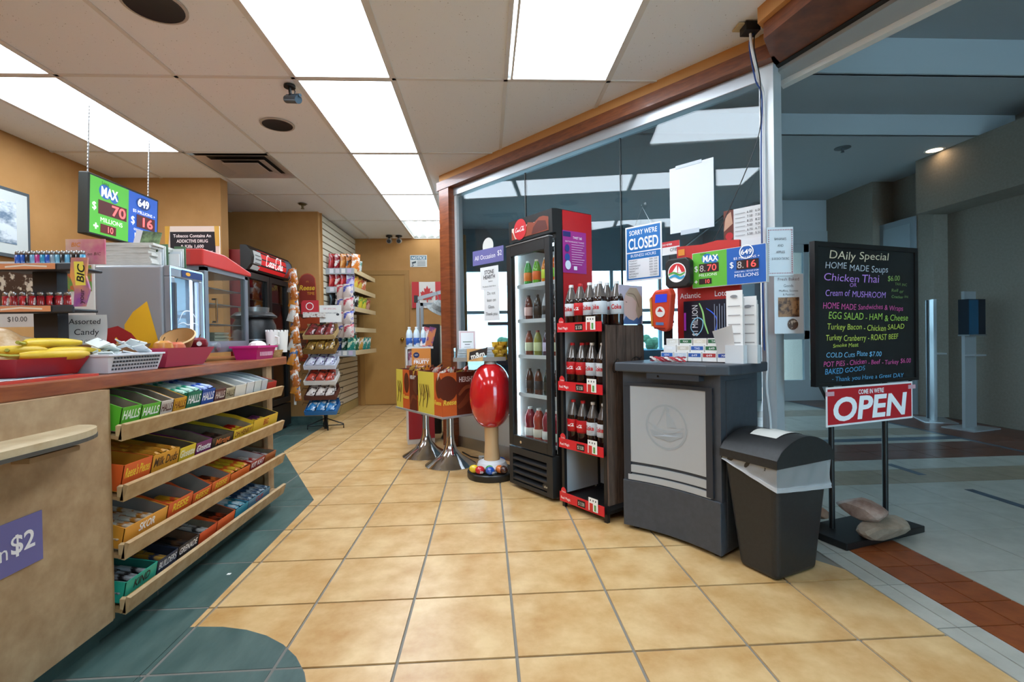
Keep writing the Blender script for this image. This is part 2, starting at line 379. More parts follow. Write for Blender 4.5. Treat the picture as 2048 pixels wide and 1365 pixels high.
# --- walls
S(box('wall_left',(-3.7,-2.6,0,-3.6,5.2,CE+.06),TAN),'tan painted shop wall'); S(box('wall_rear',(-3.8,-2.7,-.06,1.6,-2.6,3.8),TAN),'wall closing the shop and concourse')
S(box('wall_pillar',(-3.6,4.95,0,-2.58,5.08,CE+.03),TAN),'tan wall return beside the drinks alcove')
S(box('wall_alcove_left',(-3.7,5.08,0,-3.6,6.35,CE+.06),TAN),'tan alcove side wall'); S(box('wall_alcove',(-3.7,6.25,0,-2.08,6.35,CE+.03),TAN),'tan alcove wall behind the snack rack')
ws=S(box('wall_slat',(-2.2,6.35,0,-2.085,7.95,CE+.03),M('#8a7a62',.8)),'cream slatted display wall with dark grooves')
S(box('wall_slat_end',(-2.2,6.33,0,-2.06,6.352,CE+.03),TAN),'tan wall edge'); CREAM=M('#d9d2bd',.55)
sl=MB().box(-2.085,6.352,0,-2.062,7.93,.069).mesh('slat',CREAM)
for k in range(30):
    o=bpy.data.objects.new('slat',sl); COL.objects.link(o); o.parent=ws; o.location=(0,0,.14+k*.0842)
S(box('baseboard_slat',(-2.085,6.352,0,-2.06,7.93,.13),M('#b8a36c',.6)),'beige kick board under slatted wall')
S(box('baseboard_alcove',(-3.6,6.22,0,-2.06,6.25,.11),TEAL),'dark teal tile baseboard')
S(box('wall_back',(-2.2,7.95,0,-.3,8.05,CE+.06),TAN),'tan back wall with door'); S(box('wall_right',(-.40,5.05,0,-.34,8.0,CE+.06),M('#8b8f90',.7)),'wall beside the back passage')
d=S(E('door_1',(-1.62,7.95,0)),'tan flush door in back wall'); DOORM=M('#b98c4c',.6,c2='#b18446',sc=3)
MB().box(-.33,-.02,.01,.33,.0,2.09).build('door_slab',DOORM,d); MB().prismY([(-.40,0),(-.33,0),(-.33,2.09),(.33,2.09),(.33,0),(.40,0),(.40,2.16),(-.40,2.16)],-.035,.0).build('door_frame',M('#a97d42',.55),d)
MB().ball((.28,-.06,1.05),.03,.03,.03).cyl((.28,-.06,1.05),(.28,0,1.05),.012).build('door_knob',M('#b08a3c',.25,m=1),d,smooth=True)
# --- storefront: knee wall, glass, posts, header
def along(name,t0,t1,o0,o1,z0,z1,mat,parent=None,bevel=0):    # box on the glass line: t along, o toward the concourse
    m=MB().box(t0,o0,z0,t1,o1,z1); ob=m.build(name,mat,parent,loc=(G0.x,G0.y,0),rz=GA,bevel=bevel); return ob
S(along('wall_knee',0,2.86,-.02,.05,.104,.36,M('#c9cac6',.5)),'pale panel under the shop window'); S(along('baseboard_front',0,2.86,-.03,.06,0,.104,STEEL),'brushed steel kick plate under the shop window')
bp=S(along('trim_1',-.155,0,-.10,.06,0,2.52,MAHOG),'mahogany end post of the shop window'); along('post_bead',-.075,-.062,-.106,-.10,0,2.52,M('#54260f',.5),bp)
S(along('trim_2',-.19,2.93,-.105,.04,2.525,2.605,MAHOG_H),'mahogany header beam over the shop window'); S(along('trim_3',-.17,2.93,-.085,.04,2.60,2.70,M('#c98f52',.7)),'tan bulkhead strip above header beam')
S(along('trim_4',0,2.86,-.04,.05,2.45,2.527,ALU,bevel=.004),'aluminium glazing channel'); along('channel_lip',0,2.84,-.012,.014,2.435,2.452,BLACK,bpy.data.objects['trim_4'])
S(along('trim_5',0,.035,-.03,.04,.36,2.45,M('#cfd4d6',.4,m=.4)),'aluminium side channel of shop window'); S(along('trim_6',0,2.86,-.03,.045,.36,.385,ALU),'aluminium sill of shop window')
GL=glassmat('pane_glass',(.82,.85,.86),1.52,1.15)
win=S(E('window_1',(G0.x,G0.y,0),GA),'frameless shop window of three glass panes')
for a,b in ((.036,.955),(.961,1.895),(1.901,2.83)): MB().box(a,-.005,.385,b,.005,2.437).build('pane',GL,win)
for t in (.958,1.898): MB().box(t-.004,-.007,.385,t+.004,.007,2.437).build('joint',M('#2b3438',.4),win)
S(along('trim_7',2.832,2.905,-.045,.075,0,2.53,M('#d3d6d8',.4,m=.35)),'square aluminium corner post at shop entrance')
S(MB().prism([(1.40,2.36),(1.60,2.60),(2.02,1.2),(2.35,.1),(1.75,.1),(1.62,1.2)],2.525,2.63).build('trim_8',MAHOG_H),'mahogany header beam over the open shop entrance')
S(MB().prism([(1.37,2.36),(1.42,2.40),(1.64,1.2),(1.77,.1),(1.72,.1),(1.59,1.2)],2.60,2.70).build('trim_9',M('#c98f52',.7)),'tan bulkhead strip over shop entrance')
MB().prism([(1.60,2.60),(1.625,2.63),(2.06,1.2),(2.4,.1),(2.35,.1),(2.02,1.2)],2.52,2.6).build('trim_10',BLACK); S(bpy.data.objects['trim_10'],'black gasket along entrance header')
S(MB().prism([(1.625,2.63),(1.72,2.72),(2.34,1.2),(2.8,.1),(2.4,.1),(2.06,1.2)],2.50,3.7).build('wall_bulkhead',M('#aeb4b8',.7)),'pale soffit of the concourse bulkhead')
S(MB().prism([(1.70,2.70),(1.735,2.735),(2.37,1.2),(2.83,.1),(2.79,.1),(2.33,1.2)],2.47,2.51).build('trim_11',WHITE),'white moulding along bulkhead')
S(along('wall_bulkhead_glass',-.2,2.9,.04,.12,2.53,3.7,M('#9aa0a2',.7)),'concourse bulkhead above the shop window')
# --- concourse shell
MC1=M('#b0b4b6',.85); MC2=MC1; MW=M('#938a7e',.85,c2='#8a8175',sc=40); PALE=M('#b0b4b6',.6)
S(box('ceiling_mall_low',(-.4,4.88,3.1,5.7,9.3,3.16),MC1),'low concourse ceiling'); S(box('ceiling_mall_mid',(-.4,4.11,3.31,5.7,4.90,3.37),MC1),'stepped concourse ceiling'); S(box('ceiling_mall_high',(-.4,-6.1,3.62,5.7,4.13,3.7),MC1),'upper concourse ceiling')
S(box('trim_12',(-.4,4.86,3.1,5.6,4.9,3.34),MC2),'pale fascia of ceiling step'); S(box('trim_13',(-.4,4.09,3.31,5.6,4.13,3.66),MC2),'pale fascia of upper ceiling step')
S(box('wall_mall_right',(5.6,-6.1,-.06,5.7,9.4,3.8),MW),'taupe concourse wall')
S(box('wall_mall_soffit',(5.2,3.2,2.46,5.6,5.62,3.1),MW),'taupe bulkhead above the concourse recess')
pl=S(box('wall_mall_pilaster',(5.42,5.62,0,5.6,5.85,3.1),MW),'taupe pilaster'); pn=S(box('trim_14',(5.40,5.85,0,5.6,6.4,2.5),M('#8d979c',.6)),'grey framed panel beside the pilaster')
for a,b in ((.12,.62),(.72,1.72),(1.80,2.42)): MB().box(5.39,5.92,a,5.40,6.33,b).build('panel',M('#98a3a9',.6),pn)
S(box('wall_mall_dark',(5.3,6.4,2.2,5.6,7.3,3.1),MW),'taupe bulkhead over a shop doorway'); S(box('wall_mall_shop',(5.52,6.4,0,5.6,7.3,2.2),M('#20262a',.3)),'dark glazed shopfront')
fwl=S(box('wall_mall_far',(4.3,7.3,2.42,5.6,7.4,3.1),M('#b4b8ba',.7)),'pale transom wall above the entrance doors'); MB().box(4.3,7.28,2.42,5.6,7.3,2.62).build('transom_trim',PALE,fwl)
dm=S(E('door_2',(4.95,7.33,0)),'glazed entrance door with pale frame')
MB().box(-.6,-.03,0,.6,.03,.32).box(-.6,-.03,.32,-.42,.03,2.42).box(-.02,-.03,.32,.06,.03,2.42).box(.5,-.03,.32,.6,.03,2.42).box(-.42,-.03,.95,.5,.03,1.08).box(-.42,-.03,2.3,.5,.03,2.42).build('door_frame',PALE,dm)
GL2=glassmat('door_glass',(.72,.87,.92),1.5,1.0)
for a,b in ((-.42,-.02),(.06,.5)):
    for z0,z1 in ((.32,.95),(1.08,2.3)): MB().box(a,-.004,z0,b,.004,z1).build('pane',GL2,dm)
# far window wall of the concourse
wf=S(MB().box(-.4,9.2,0,4.3,9.3,.45).box(-.4,9.2,2.3,4.3,9.3,3.1).build('wall_mall_window',M('#8c9498',.8)),'grey wall around the concourse windows')
S(box('wall_mall_return',(4.2,7.4,0,4.3,9.3,3.1),M('#8c9498',.8)),'grey return wall by the entrance')
w2=S(E('window_2',(0,9.25,0)),'tall concourse windows with pale mullions')
for i in range(5): MB().box(-.4+i*.94,-.004,.45,.54+i*.94,.004,2.3).build('pane',GL2,w2)
for i in range(6): MB().box(-.43+i*.94,-.03,.45,-.37+i*.94,.03,2.3).build('mullion',PALE,w2)
MB().box(-.4,-.03,1.5,4.3,.03,1.56).build('transom',PALE,w2)
w3=S(E('window_rear_offscreen',(1.6,-6.0,0)),'glazed end of the concourse')
for i in range(4): MB().box(i,-.004,.2,i+1,.004,3.5).build('pane',GL2,w3); MB().box(i-.03,-.03,0,i+.03,.03,3.7).build('mullion',PALE,w3)
MB().box(0,-.03,0,4,.03,.2).box(0,-.03,3.5,4,.03,3.7).build('rail',PALE,w3)
S(box('ground_outside',(-12,9.31,-.3,22,40,-.1),M('#7b7f7c',.9,c2='#6a6e6a',sc=1)),'paved ground outside the windows')
rng=random.Random(3)
for i in range(7):
    t=E('outdoor_shrub',(-3+i*3.4+rng.random(),27+rng.random()*6,-.1)); T(t,'round green shrub growing outside the concourse windows','shrub','shrubs outside the windows')
    m=MB()
    for k in range(9): m.ball((rng.uniform(-.4,.4),rng.uniform(-.3,.3),.4+rng.random()*.5),.3,.3,.27,8,5)
    m.build('foliage',M('#5a6f4c',.9,c2='#3f5236',sc=6,bump=.6),t,smooth=True); MB().cyl((0,0,0),(0,0,.7),.07,8).build('stem',M('#4b3826',.9),t)
# shell round the plenum and unseen sides, so that daylight comes in by the windows and doors only
SHELL=M('#8c9498',.9)
S(box('roof',(-3.9,-6.2,3.8,5.8,9.5,3.86),SHELL),'unseen flat roof added over shop and concourse to keep sky light out')
S(box('wall_outer_left_unseen',(-3.86,-2.7,-.06,-3.8,9.4,3.82),SHELL),'unseen outer wall added beyond the shop to keep sky light out'); S(box('wall_outer_back_unseen',(-3.86,9.3,-.06,-.4,9.4,3.82),SHELL),'unseen outer wall added behind the shop to keep sky light out'); S(box('wall_outer_window_unseen',(-.4,9.3,3.1,5.7,9.4,3.82),SHELL),'unseen outer wall added above the concourse windows to keep sky light out'); S(box('wall_side_window_unseen',(-.46,8.05,-.06,-.4,9.3,3.82),SHELL),'unseen wall added beside the concourse windows to keep sky light out')
S(box('wall_side_upper_unseen',(-.46,4.9,2.72,-.4,8.05,3.82),SHELL),'unseen upper wall added between shop and concourse to keep sky light out')
S(box('wall_concourse_rear',(1.5,-6.0,-.06,1.6,-2.6,3.82),SHELL),'concourse wall beyond the shop'); S(box('wall_entrance_upper_unseen',(1.6,-2.7,2.55,1.7,.1,3.82),SHELL),'unseen upper wall added beyond the shop entrance to keep sky light out'); S(box('wall_entrance_end_unseen',(1.6,.0,2.55,2.8,.1,3.82),SHELL),'unseen end piece added at the entrance bulkhead to keep sky light out')
# a ceiling fixture, its diffuser giving the light
DIFF=M('#e6f3ff',.5,e=PANEL); names={(4,5):'centre row, above the security camera',(4,6):'centre row, beyond the air vent',(4,7):'centre row, near the back wall',(4,4):'centre row, above the shop entrance floor'}
for (i,j) in LIGHTS:
    x0,x1,y0,y1=GX[i],GX[i+1],GY[j-1],GY[j]
    if i==6: x0,x1=.17,.80
    off={4:'_middle_offscreen',6:'_right_offscreen',1:'_left_offscreen'}[i] if j==3 else ''
    L=E('ceiling_light'+off,((x0+x1)/2,(y0+y1)/2,CE)); w_,h_=(x1-x0)/2-.012,(y1-y0)/2-.012
    where={(4,5):'in the middle row, over the entrance floor',(4,6):'in the middle row, behind the small security camera',(4,7):'in the middle row, level with the air vent',(4,8):'in the middle row, next to the bare tubes',(6,5):'nearest the shop window header',(1,6):'above the counter, beside the lottery screen chain',(1,5):'above the near end of the counter'}.get((i,j),'over the unseen front of the shop')
    fr=MB()
    for b in ((-w_,-h_,-w_+.012,h_),(w_-.012,-h_,w_,h_),(-w_+.012,-h_,w_-.012,-h_+.012),(-w_+.012,h_-.012,w_-.012,h_)): fr.box(b[0],b[1],-.002,b[2],b[3],.012)
    fr.box(-w_,-h_,.045,w_,h_,.05)
    if j==9:
        T(L,'open fluorescent fixture with bare tubes beside the back wall','light fixture'); fr.build('frame',WHITE,L)
        MB().frus((-w_+.013,-h_+.013,w_-.013,h_-.013),.008,(-w_+.06,-h_+.06,w_-.06,h_-.06),.044,cap=2).build('reflector',M('#cfd6d6',.5),L)
        for k in range(4):
            xx=-w_+.1+k*(2*w_-.2)/3; MB().cyl((xx,-h_+.06,.022),(xx,h_-.06,.022),.013,10).build('tube',M('#f4fcff',.4,e=9),L,smooth=True)
    else:
        T(L,'white prismatic fluorescent ceiling light '+where,'light fixture','fluorescent lights over the unseen front' if j==3 else None); fr.build('frame',TBAR,L); MB().box(-w_+.012,-h_+.012,.004,w_-.012,h_-.012,.01).build('diffuser'+off,DIFF,L)
# ================================================================== counter and what stands on it
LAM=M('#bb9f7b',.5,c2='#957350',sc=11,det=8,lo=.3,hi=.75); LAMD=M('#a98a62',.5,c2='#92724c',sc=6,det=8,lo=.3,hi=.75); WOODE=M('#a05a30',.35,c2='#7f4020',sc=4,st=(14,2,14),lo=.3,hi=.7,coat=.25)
CARD=M('#8d7d68',.8,c2='#7c6c58',sc=20); DARKIN=M('#2c2018',.9)
ct=T(MB().prism([(-2.15,.5),(-1.36,.5),(-1.36,3.40),(-1.40,3.50),(-1.50,3.66),(-1.7,3.8),(-2.15,3.8)],.905,.955).build('countertop',WOODE,bevel=.006),'long reddish wood countertop over the candy shelves','countertop')
fc=E('counter_cabinet',(-1.33,.5,0)); T(fc,'beige stone-pattern counter front with a curved ledge and purple notice','counter')
MB().box(-.42,0,.09,0,1.285,.905).build('front_panel',LAM,fc); MB().box(-.42,1.285,.09,-.005,1.30,.905).build('edge_strip',LAMD,fc)
MB().box(-.42,0,0,-.06,1.30,.09).build('toe_kick',TEAL,fc)
arcp=[(-.0,-.2),(.135,-.2)]+[(.02+.115*math.cos(a*math.pi/16)*1.0,.95+.21*math.sin(a*math.pi/16)) for a in range(0,9)]+[(0,1.16)]
MB().prism(arcp,.785,.805).build('ledge',M('#c9b897',.4,c2='#b5a07c',sc=14),fc)['label']='curved pale ledge'; MB().prism([(x*1.012,y*1.002) for x,y in arcp],.775,.786).build('ledge_edge',M('#4c4a44',.5),fc)
MB().box(0,.93,.735,.05,1.10,.75).build('ledge_bracket',LAMD,fc)
ns=T(box('wall_notice',(-1.329,.98,.432,-1.326,1.517,.577),M('#6c69a2',.5)),'purple paper notice with white price taped to the counter front','sign')
decal(ns,'lettering',[('t','All Occasion',.28,.045,.045,'#f2f0f4',{'w':.30}),('t','$2',.475,.052,.05,'#f4f2f6',{'b':.02})],o=(-1.326,.98,.432),ux=(0,1,0))
sc_=E('candy_shelf_unit',(0,0,0)); T(sc_,'beige wooden candy shelf unit with four sloping shelves under the counter','shelf unit')
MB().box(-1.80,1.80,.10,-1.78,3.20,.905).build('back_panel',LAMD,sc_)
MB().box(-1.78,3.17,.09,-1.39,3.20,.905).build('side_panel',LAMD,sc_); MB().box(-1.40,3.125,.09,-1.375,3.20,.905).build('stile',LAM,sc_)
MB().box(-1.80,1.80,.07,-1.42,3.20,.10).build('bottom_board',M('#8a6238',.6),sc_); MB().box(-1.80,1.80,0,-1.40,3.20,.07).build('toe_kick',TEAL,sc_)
for i in range(3): MB().box(-1.399,2.12+i*.36,0.0,-1.398,2.124+i*.36,.07).build('grout_line',GROUT,sc_)
LIP=[.782,.565,.357,.162]; SL=.20
for k,z in enumerate(LIP):
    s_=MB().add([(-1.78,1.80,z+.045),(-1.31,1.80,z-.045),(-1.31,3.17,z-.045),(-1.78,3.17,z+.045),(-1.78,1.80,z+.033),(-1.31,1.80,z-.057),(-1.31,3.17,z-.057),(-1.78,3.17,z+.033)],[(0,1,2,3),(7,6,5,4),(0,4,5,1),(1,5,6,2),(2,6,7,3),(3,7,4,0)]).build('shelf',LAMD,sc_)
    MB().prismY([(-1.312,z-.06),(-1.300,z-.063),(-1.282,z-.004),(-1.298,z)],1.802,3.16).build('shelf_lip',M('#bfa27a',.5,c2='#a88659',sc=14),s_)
    MB().prismX([(1.802,z-.058),(1.815,z-.055),(1.815,z-.004),(1.802,z-.008)],-1.32,-1.300).build('lip_return',M('#c4a87f',.5),s_)
# --- cartons of candy on the shelves
BARM={}
def bar_mesh(c,c2):
    k=(c,c2)
    if k not in BARM:
        def f(u,v):
            y=(u-.5)*.13; a=v*2*math.pi; cr=.013*(1-.75*max(0,abs(u-.5)*2-.8)/.2)
            return (.011*math.cos(a)*(1 if cr>.006 else 1.25),y,max(.0035,cr)*math.sin(a)*.8)
        BARM[k]=MB().grid(f,10,8).mesh('wrapper',M(c,.3,c2=c2,sc=18,lo=.45,hi=.55))
    return BARM[k]
def carton(y0,y1,k,col,label,txt=None,tcol='#ffffff',dep=.30,hf=.055,hb=.075,flap=0,inner=None,fill=None,fl=.55,band=None,tb=.02):
    z=LIP[k]-.034; hf+=.014; hb+=.006; t=E('candy_carton',(-1.322,(y0+y1)/2,z)); t.rotation_euler=(0,SL-.01,0); T(t,label,'box'); w=(y1-y0)/2-.002; e=.003
    m=MB(); outer=M(col,.4); inn=inner or CARD
    m.box(-dep,-w,0,0,w,e,inn)
    m.box(-e,-w,e,0,w,hf,outer)
    for s in (-1,1):
        ya,yb=(-w,-w+e) if s<0 else (w-e,w)
        m.prismY([(-dep,e),(-.0,e),(-.0,hf),(-dep*.35,hb),(-dep,hb)],ya,yb,outer)
        m.prismY([(-dep+e,e),(-e,e),(-e,hf-.002),(-dep*.35,hb-.002),(-dep+e,hb-.002)],ya+(e if s<0 else -.0006),yb+(.0006 if s<0 else -e),inn)
    m.box(-dep,-w,e,-dep+e,w,hb+flap,inn)
    m.build('carton_body',None,t)
    ops=[]
    if band: ops.append(('r',-w,0,w,hf*.3,band))
    if txt: ops.append(('t',txt,0,hf*.5,hf*.36,tcol,{'w':min(1.75*w,len(txt)*.022),'b':tb,'sh':.2}))
    if ops: decal(t,'print',ops,o=(.0003,0,0),ux=(0,1,0))
    if fill:
        c,c2,n,lbl=fill; me=bar_mesh(c,c2)
        for i in range(n):
            o=bpy.data.objects.new('candy_bar',me); COL.objects.link(o)
            row=i//2; 
            nc=max(2,int(2*w/.031)); p=Vector((-.078-(i//nc)*.10,-w+.016+(i%nc)*(2*w-.032)/max(1,nc-1),.012+fl*hf*.55+.004*(i%3)))
            o.scale=(1.15,1.0,1)
            q=Matrix.Rotation(SL-.01,4,'Y'); g_=q@p; o.location=(t.location.x+g_.x,t.location.y+g_.y,t.location.z+g_.z); o.rotation_euler=(-SL,.1*(i%3-1),-math.pi/2+.08*((i*7)%5-2)/2)
            T(o,lbl,'candy bar',lbl.replace('bar ','bars ')+' group')
    return t
c0='cough drop carton on the top counter shelf'
A=carton
A(1.817,1.92,0,'#5cb531','bright green '+c0+', at the near end','HALLS','#f4fff0',hf=.075,hb=.10,inner=CARD,flap=.0)
A(1.92,2.03,0,'#62b83a','green '+c0+' with a black name badge','HALLS','#ffffff',hf=.07,hb=.10,flap=.0)
A(2.03,2.11,0,'#d9cfc4','cream and brown '+c0,'HALLS','#5b2a1a',hf=.07,hb=.10,flap=.0)
A(2.11,2.20,0,'#e0a52e','orange-yellow '+c0,'HALLS','#8a4a10',hf=.07,hb=.10,flap=.0)
A(2.20,2.31,0,'#1f7a5c','dark green full '+c0,'HALLS','#ffffff',hf=.085,hb=.085,fill=('#2a9a7a','#d7efe2',10,'green cough drop stick bar in the dark green carton'),fl=1.5)
A(2.31,2.42,0,'#1c4fa8','blue full '+c0,'HALLS','#ffffff',hf=.085,hb=.085,fill=('#2a5fc0','#cfe0ff',10,'blue cough drop stick bar in the blue carton'),fl=1.5)
A(2.42,2.52,0,'#6b3f3c','maroon '+c0,'HALLS','#e8d8cc',hf=.075,hb=.10,flap=.0)
A(2.52,2.61,0,'#cdbf9d','straw-coloured '+c0,'HALLS','#5b4a2a',hf=.07,hb=.10,flap=.05)
A(2.61,2.73,0,'#e9e4d8','white carton with an orange base stripe on the top shelf',None,band='#e08a30',hf=.075,hb=.10,inner=M('#c9c9c4',.7),flap=.0)
A(2.73,2.82,0,'#e7e9ea','plain white open carton on the top shelf',None,hf=.08,hb=.10,inner=M('#c4c9cc',.7),flap=.0)
A(2.82,2.91,0,'#dfe8e6','white carton with green dots on the top shelf',None,band='#3aa58a',hf=.08,hb=.10,inner=M('#c4cfd0',.7),flap=.0)
A(2.91,2.99,0,'#d5dade','pale grey open carton on the top shelf',None,band='#b0502a',hf=.075,hb=.10,inner=M('#b8bdc2',.7),flap=.0)
A(2.99,3.12,0,'#c62c22','red and yellow candy carton at the far end of the top shelf',None,band='#f0c030',hf=.055,hb=.075,fill=('#8c1f1a','#d9b08c',8,'brown wrapped bar in the red and yellow carton'))
A(1.817,1.97,1,'#e4632a','orange carton with yellow script on the second shelf','Reese\'s Pieces','#f6d23a',hf=.085,hb=.09,inner=M('#d8942e',.6),flap=.05)
A(1.97,2.14,1,'#dc9a2c','amber carton with slanted dark lettering on the second shelf','Milk Duds','#3a1c10',hf=.08,hb=.085,inner=M('#d99f35',.6),fill=('#dfa03a','#c77f25',8,'amber box bar in the amber carton'),fl=1.4)
A(2.14,2.26,1,'#e2c52d','lemon yellow raisin carton on the second shelf','Glosette','#f8f6e0',hf=.07,hb=.085,inner=M('#6e5a44',.8),flap=.02)
A(2.26,2.39,1,'#7a2a6b','purple candy carton on the second shelf','Glosette','#ffffff',hf=.065,hb=.09,flap=.02)
A(2.39,2.59,1,'#3a3026','dark brown carton with copper script on the second shelf','Mirage','#d9793a',hf=.06,hb=.07,fill=('#2a211d','#5a3d30',10,'dark wrapped bar in the dark brown carton'))
A(2.59,2.80,1,'#e9c22c','yellow carton with bold brown lettering on the second shelf','OH HENRY!','#7a2a16',hf=.06,hb=.085,inner=M('#9a8c74',.8),fill=('#e6c22f','#c2261e',10,'yellow and red bar in the yellow carton'))
A(2.80,3.12,1,'#edc335','wide yellow carton with red lettering on the second shelf','BIG','#b8321c',hf=.075,hb=.10,inner=M('#4c4034',.8),fill=('#dfb930','#7a3a6a',12,'gold and purple bar in the wide yellow carton'))
A(1.817,2.06,2,'#e8a03a','golden carton of brown bars on the third shelf','SKOR','#ffffff',hf=.065,hb=.09,inner=M('#8a8078',.8),fill=('#c9822c','#f0ead8',14,'golden brown bar in the golden carton'),flap=.02)
A(2.06,2.23,2,'#e2602a','orange carton with torn white rim on the third shelf','REESE','#f5d63a',hf=.07,hb=.095,inner=M('#8f857c',.8),fill=('#e0542a','#f0b02a',6,'orange peanut butter bar in the torn carton'))
A(2.23,2.38,2,'#dd5a28','deep orange carton with low front on the third shelf','REESE','#f5d63a',hf=.055,hb=.10,inner=M('#8f857c',.8))
A(2.38,2.55,2,'#e56a2c','orange carton with a yellow front corner on the third shelf','REESE','#f5d63a',band='#f0cf3a',hf=.06,hb=.09,inner=M('#9a9188',.8),fill=('#e5752c','#6b2f1a',8,'orange and brown bar in the yellow-cornered carton'))
A(2.55,2.76,2,'#e8702e','orange and yellow carton heaped with bars on the third shelf',None,band='#f2d23a',hf=.05,hb=.06,fill=('#e7662a','#f0cf3a',12,'orange and yellow bar heaped on the third shelf'),fl=1.3)
A(2.76,2.94,2,'#a02a24','dark red carton with white lettering on the third shelf','KIT KAT','#ffffff',hf=.06,hb=.075,inner=M('#d9d4cf',.7),fill=('#c12a26','#f5efe8',8,'red and white wafer bar in the dark red carton'))
A(2.94,3.09,2,'#b0602f','brown carton at the far end of the third shelf',None,band='#3c3f52',hf=.055,hb=.06,fill=('#4a3a48','#dcd6d2',6,'dark wrapped bar in the brown carton'))
A(1.817,1.99,3,'#2fae94','teal carton with a rainbow corner on the bottom shelf','KIND','#1b1b1b',band='#e0b03a',hf=.065,hb=.07,inner=M('#1d6b5d',.6),fill=('#2a2528','#bfc3c8',12,'clear wrapped nut bar in the teal carton'))
A(1.99,2.12,3,'#24344f','navy carton with white lettering on the bottom shelf','BUILDERS','#dfe6ee',hf=.06,hb=.07,inner=M('#1a2233',.6),fill=('#2a3a58','#c79a3a',8,'navy wrapped bar in the navy carton'),flap=.02)
A(2.12,2.27,3,'#2b2b30','black and white carton on the bottom shelf','GRENADE','#ffffff',hf=.06,hb=.075,inner=M('#6a4a34',.8),fill=('#6a4a30','#2a2a2c',6,'brown bar in the black and white carton'))
A(2.27,2.42,3,'#dd5426','orange carton of foil bars on the bottom shelf',None,band='#8a2a1c',hf=.055,hb=.065,fill=('#3a3836','#d6d4d0',10,'silver foil bar in the orange carton'))
A(2.42,2.59,3,'#e2622c','orange carton with a torn back on the bottom shelf',None,hf=.055,hb=.08,inner=M('#6a5140',.8),fill=('#b8421f','#3a2018',6,'rust coloured bar in the torn-backed carton'))
A(2.59,2.73,3,'#2b98b8','bright blue carton on the bottom shelf',None,band='#1a6a8a',hf=.05,hb=.06,inner=M('#3a6a7a',.7),fill=('#38a8c8','#dfeef2',8,'pale blue bar in the bright blue carton'),fl=1.2)
A(2.73,3.0,3,'#5a8fb0','slate blue carton of white bars on the bottom shelf','CLIF','#c8342a',hf=.05,hb=.06,inner=M('#3f5566',.7),fill=('#c8d6e0','#2a4a6a',10,'white and navy bar in the slate blue carton'),fl=1.2)
# --- silver drinks cooler
CT=.955
cf=E('drinks_cooler',(-1.5,2.40,CT)); T(cf,'small silver countertop drinks cooler with a lit glass door','cooler'); SILV=M('#a7aab0',.35,m=.5)
MB().box(-.34,0,.012,-.03,.29,.482).build('body',SILV,cf,bevel=.012,seg=3); fr=MB()
for b in ((.0,.03,.43,.482),(0,.03,.012,.06)): fr.box(-.03,.012,b[2],0,.285,b[3])
fr.box(-.03,.012,.06,0,.05,.43).box(-.03,.25,.06,0,.285,.43); dr=fr.build('door',M('#9a9ea6',.3,m=.4),cf,bevel=.004)
MB().box(-.012,.05,.06,-.006,.25,.43).build('pane',glassmat('cooler_glass',(.9,.95,1),1.45,.7),dr); MB().box(-.002,.02,.07,.016,.034,.40).build('handle',M('#4a4d55',.4),dr)
li=M('#8fd0ff',.4,e=2.2)
for b in ((.0008,.012,.02,.016,.475),(.0008,.281,.02,.285,.475),(.0008,.016,.02,.281,.024),(.0008,.016,.471,.281,.475)): MB().box(0,b[1],b[2],.002,b[3],b[4]).build('light_strip',li,dr)
MB().box(-.325,.045,.055,-.32,.255,.44).build('back_liner',M('#dfe5ea',.5),cf); MB().box(-.04,.215,.06,-.03,.24,.43).build('lamp',M('#eaf6ff',.4,e=5),cf)
for z in (.055,.19,.32): MB().box(-.31,.05,z,-.04,.25,z+.005).build('shelf',M('#c4d4e0',.3,m=.5),cf)
MB().box(-.30,.03,0,-.06,.26,.013).build('feet',BLACK,cf)
decal(cf,'side_print',[('p',[(.13,0),(.30,0),(.235,.26),(.17,.21),(.13,.15)],'#f0b51e'),('p',[(.0,.0),(.215,0),(.2,.06),(.16,.11),(.1,.145),(.04,.13),(.0,.08)],'#a81c24'),('l',[(.08,.02),(.1,.06),(.09,.09)],.012,'#f0b51e',{'s':1}),('l',[(.15,.02),(.17,.04),(.16,.06)],.01,'#f0b51e',{'s':1})],o=(-.335,0,.05))
decal(dr,'door_print',[('r',.10,.437,.275,.472,'#1f3470'),('e',.15,.455,.02,.009,'#e8a52a'),('l',[(.07,.22),(.1,.26),(.14,.27),(.18,.26),(.22,.22)],.006,'#f2f8ff',{'s':1}),('l',[(.06,.2),(.1,.21),(.14,.2),(.18,.21),(.23,.2)],.005,'#f2f8ff',{'s':1})],o=(.002,0,0),ux=(0,1,0))
can=MB().lathe([(.0,0),(.024,0),(.026,.006),(.026,.118),(.022,.128),(.0,.128)],12).mesh('can',M('#1d3f8c',.25,m=.4,c2='#c4ccd8',sc=14,lo=.5,hi=.54))
for k,z in enumerate((.06,.195,.325)):
    for i in range(3):
        if k==2 and i==2: continue
        o=bpy.data.objects.new('drink_can',can); COL.objects.link(o); o.location=(-1.5-.07,2.40+.08+i*.058,CT+z); o.scale=(1,1,.8 if k else .95)
        T(o,'slim blue and silver drink can in the countertop cooler','drink can','cans in the countertop cooler')
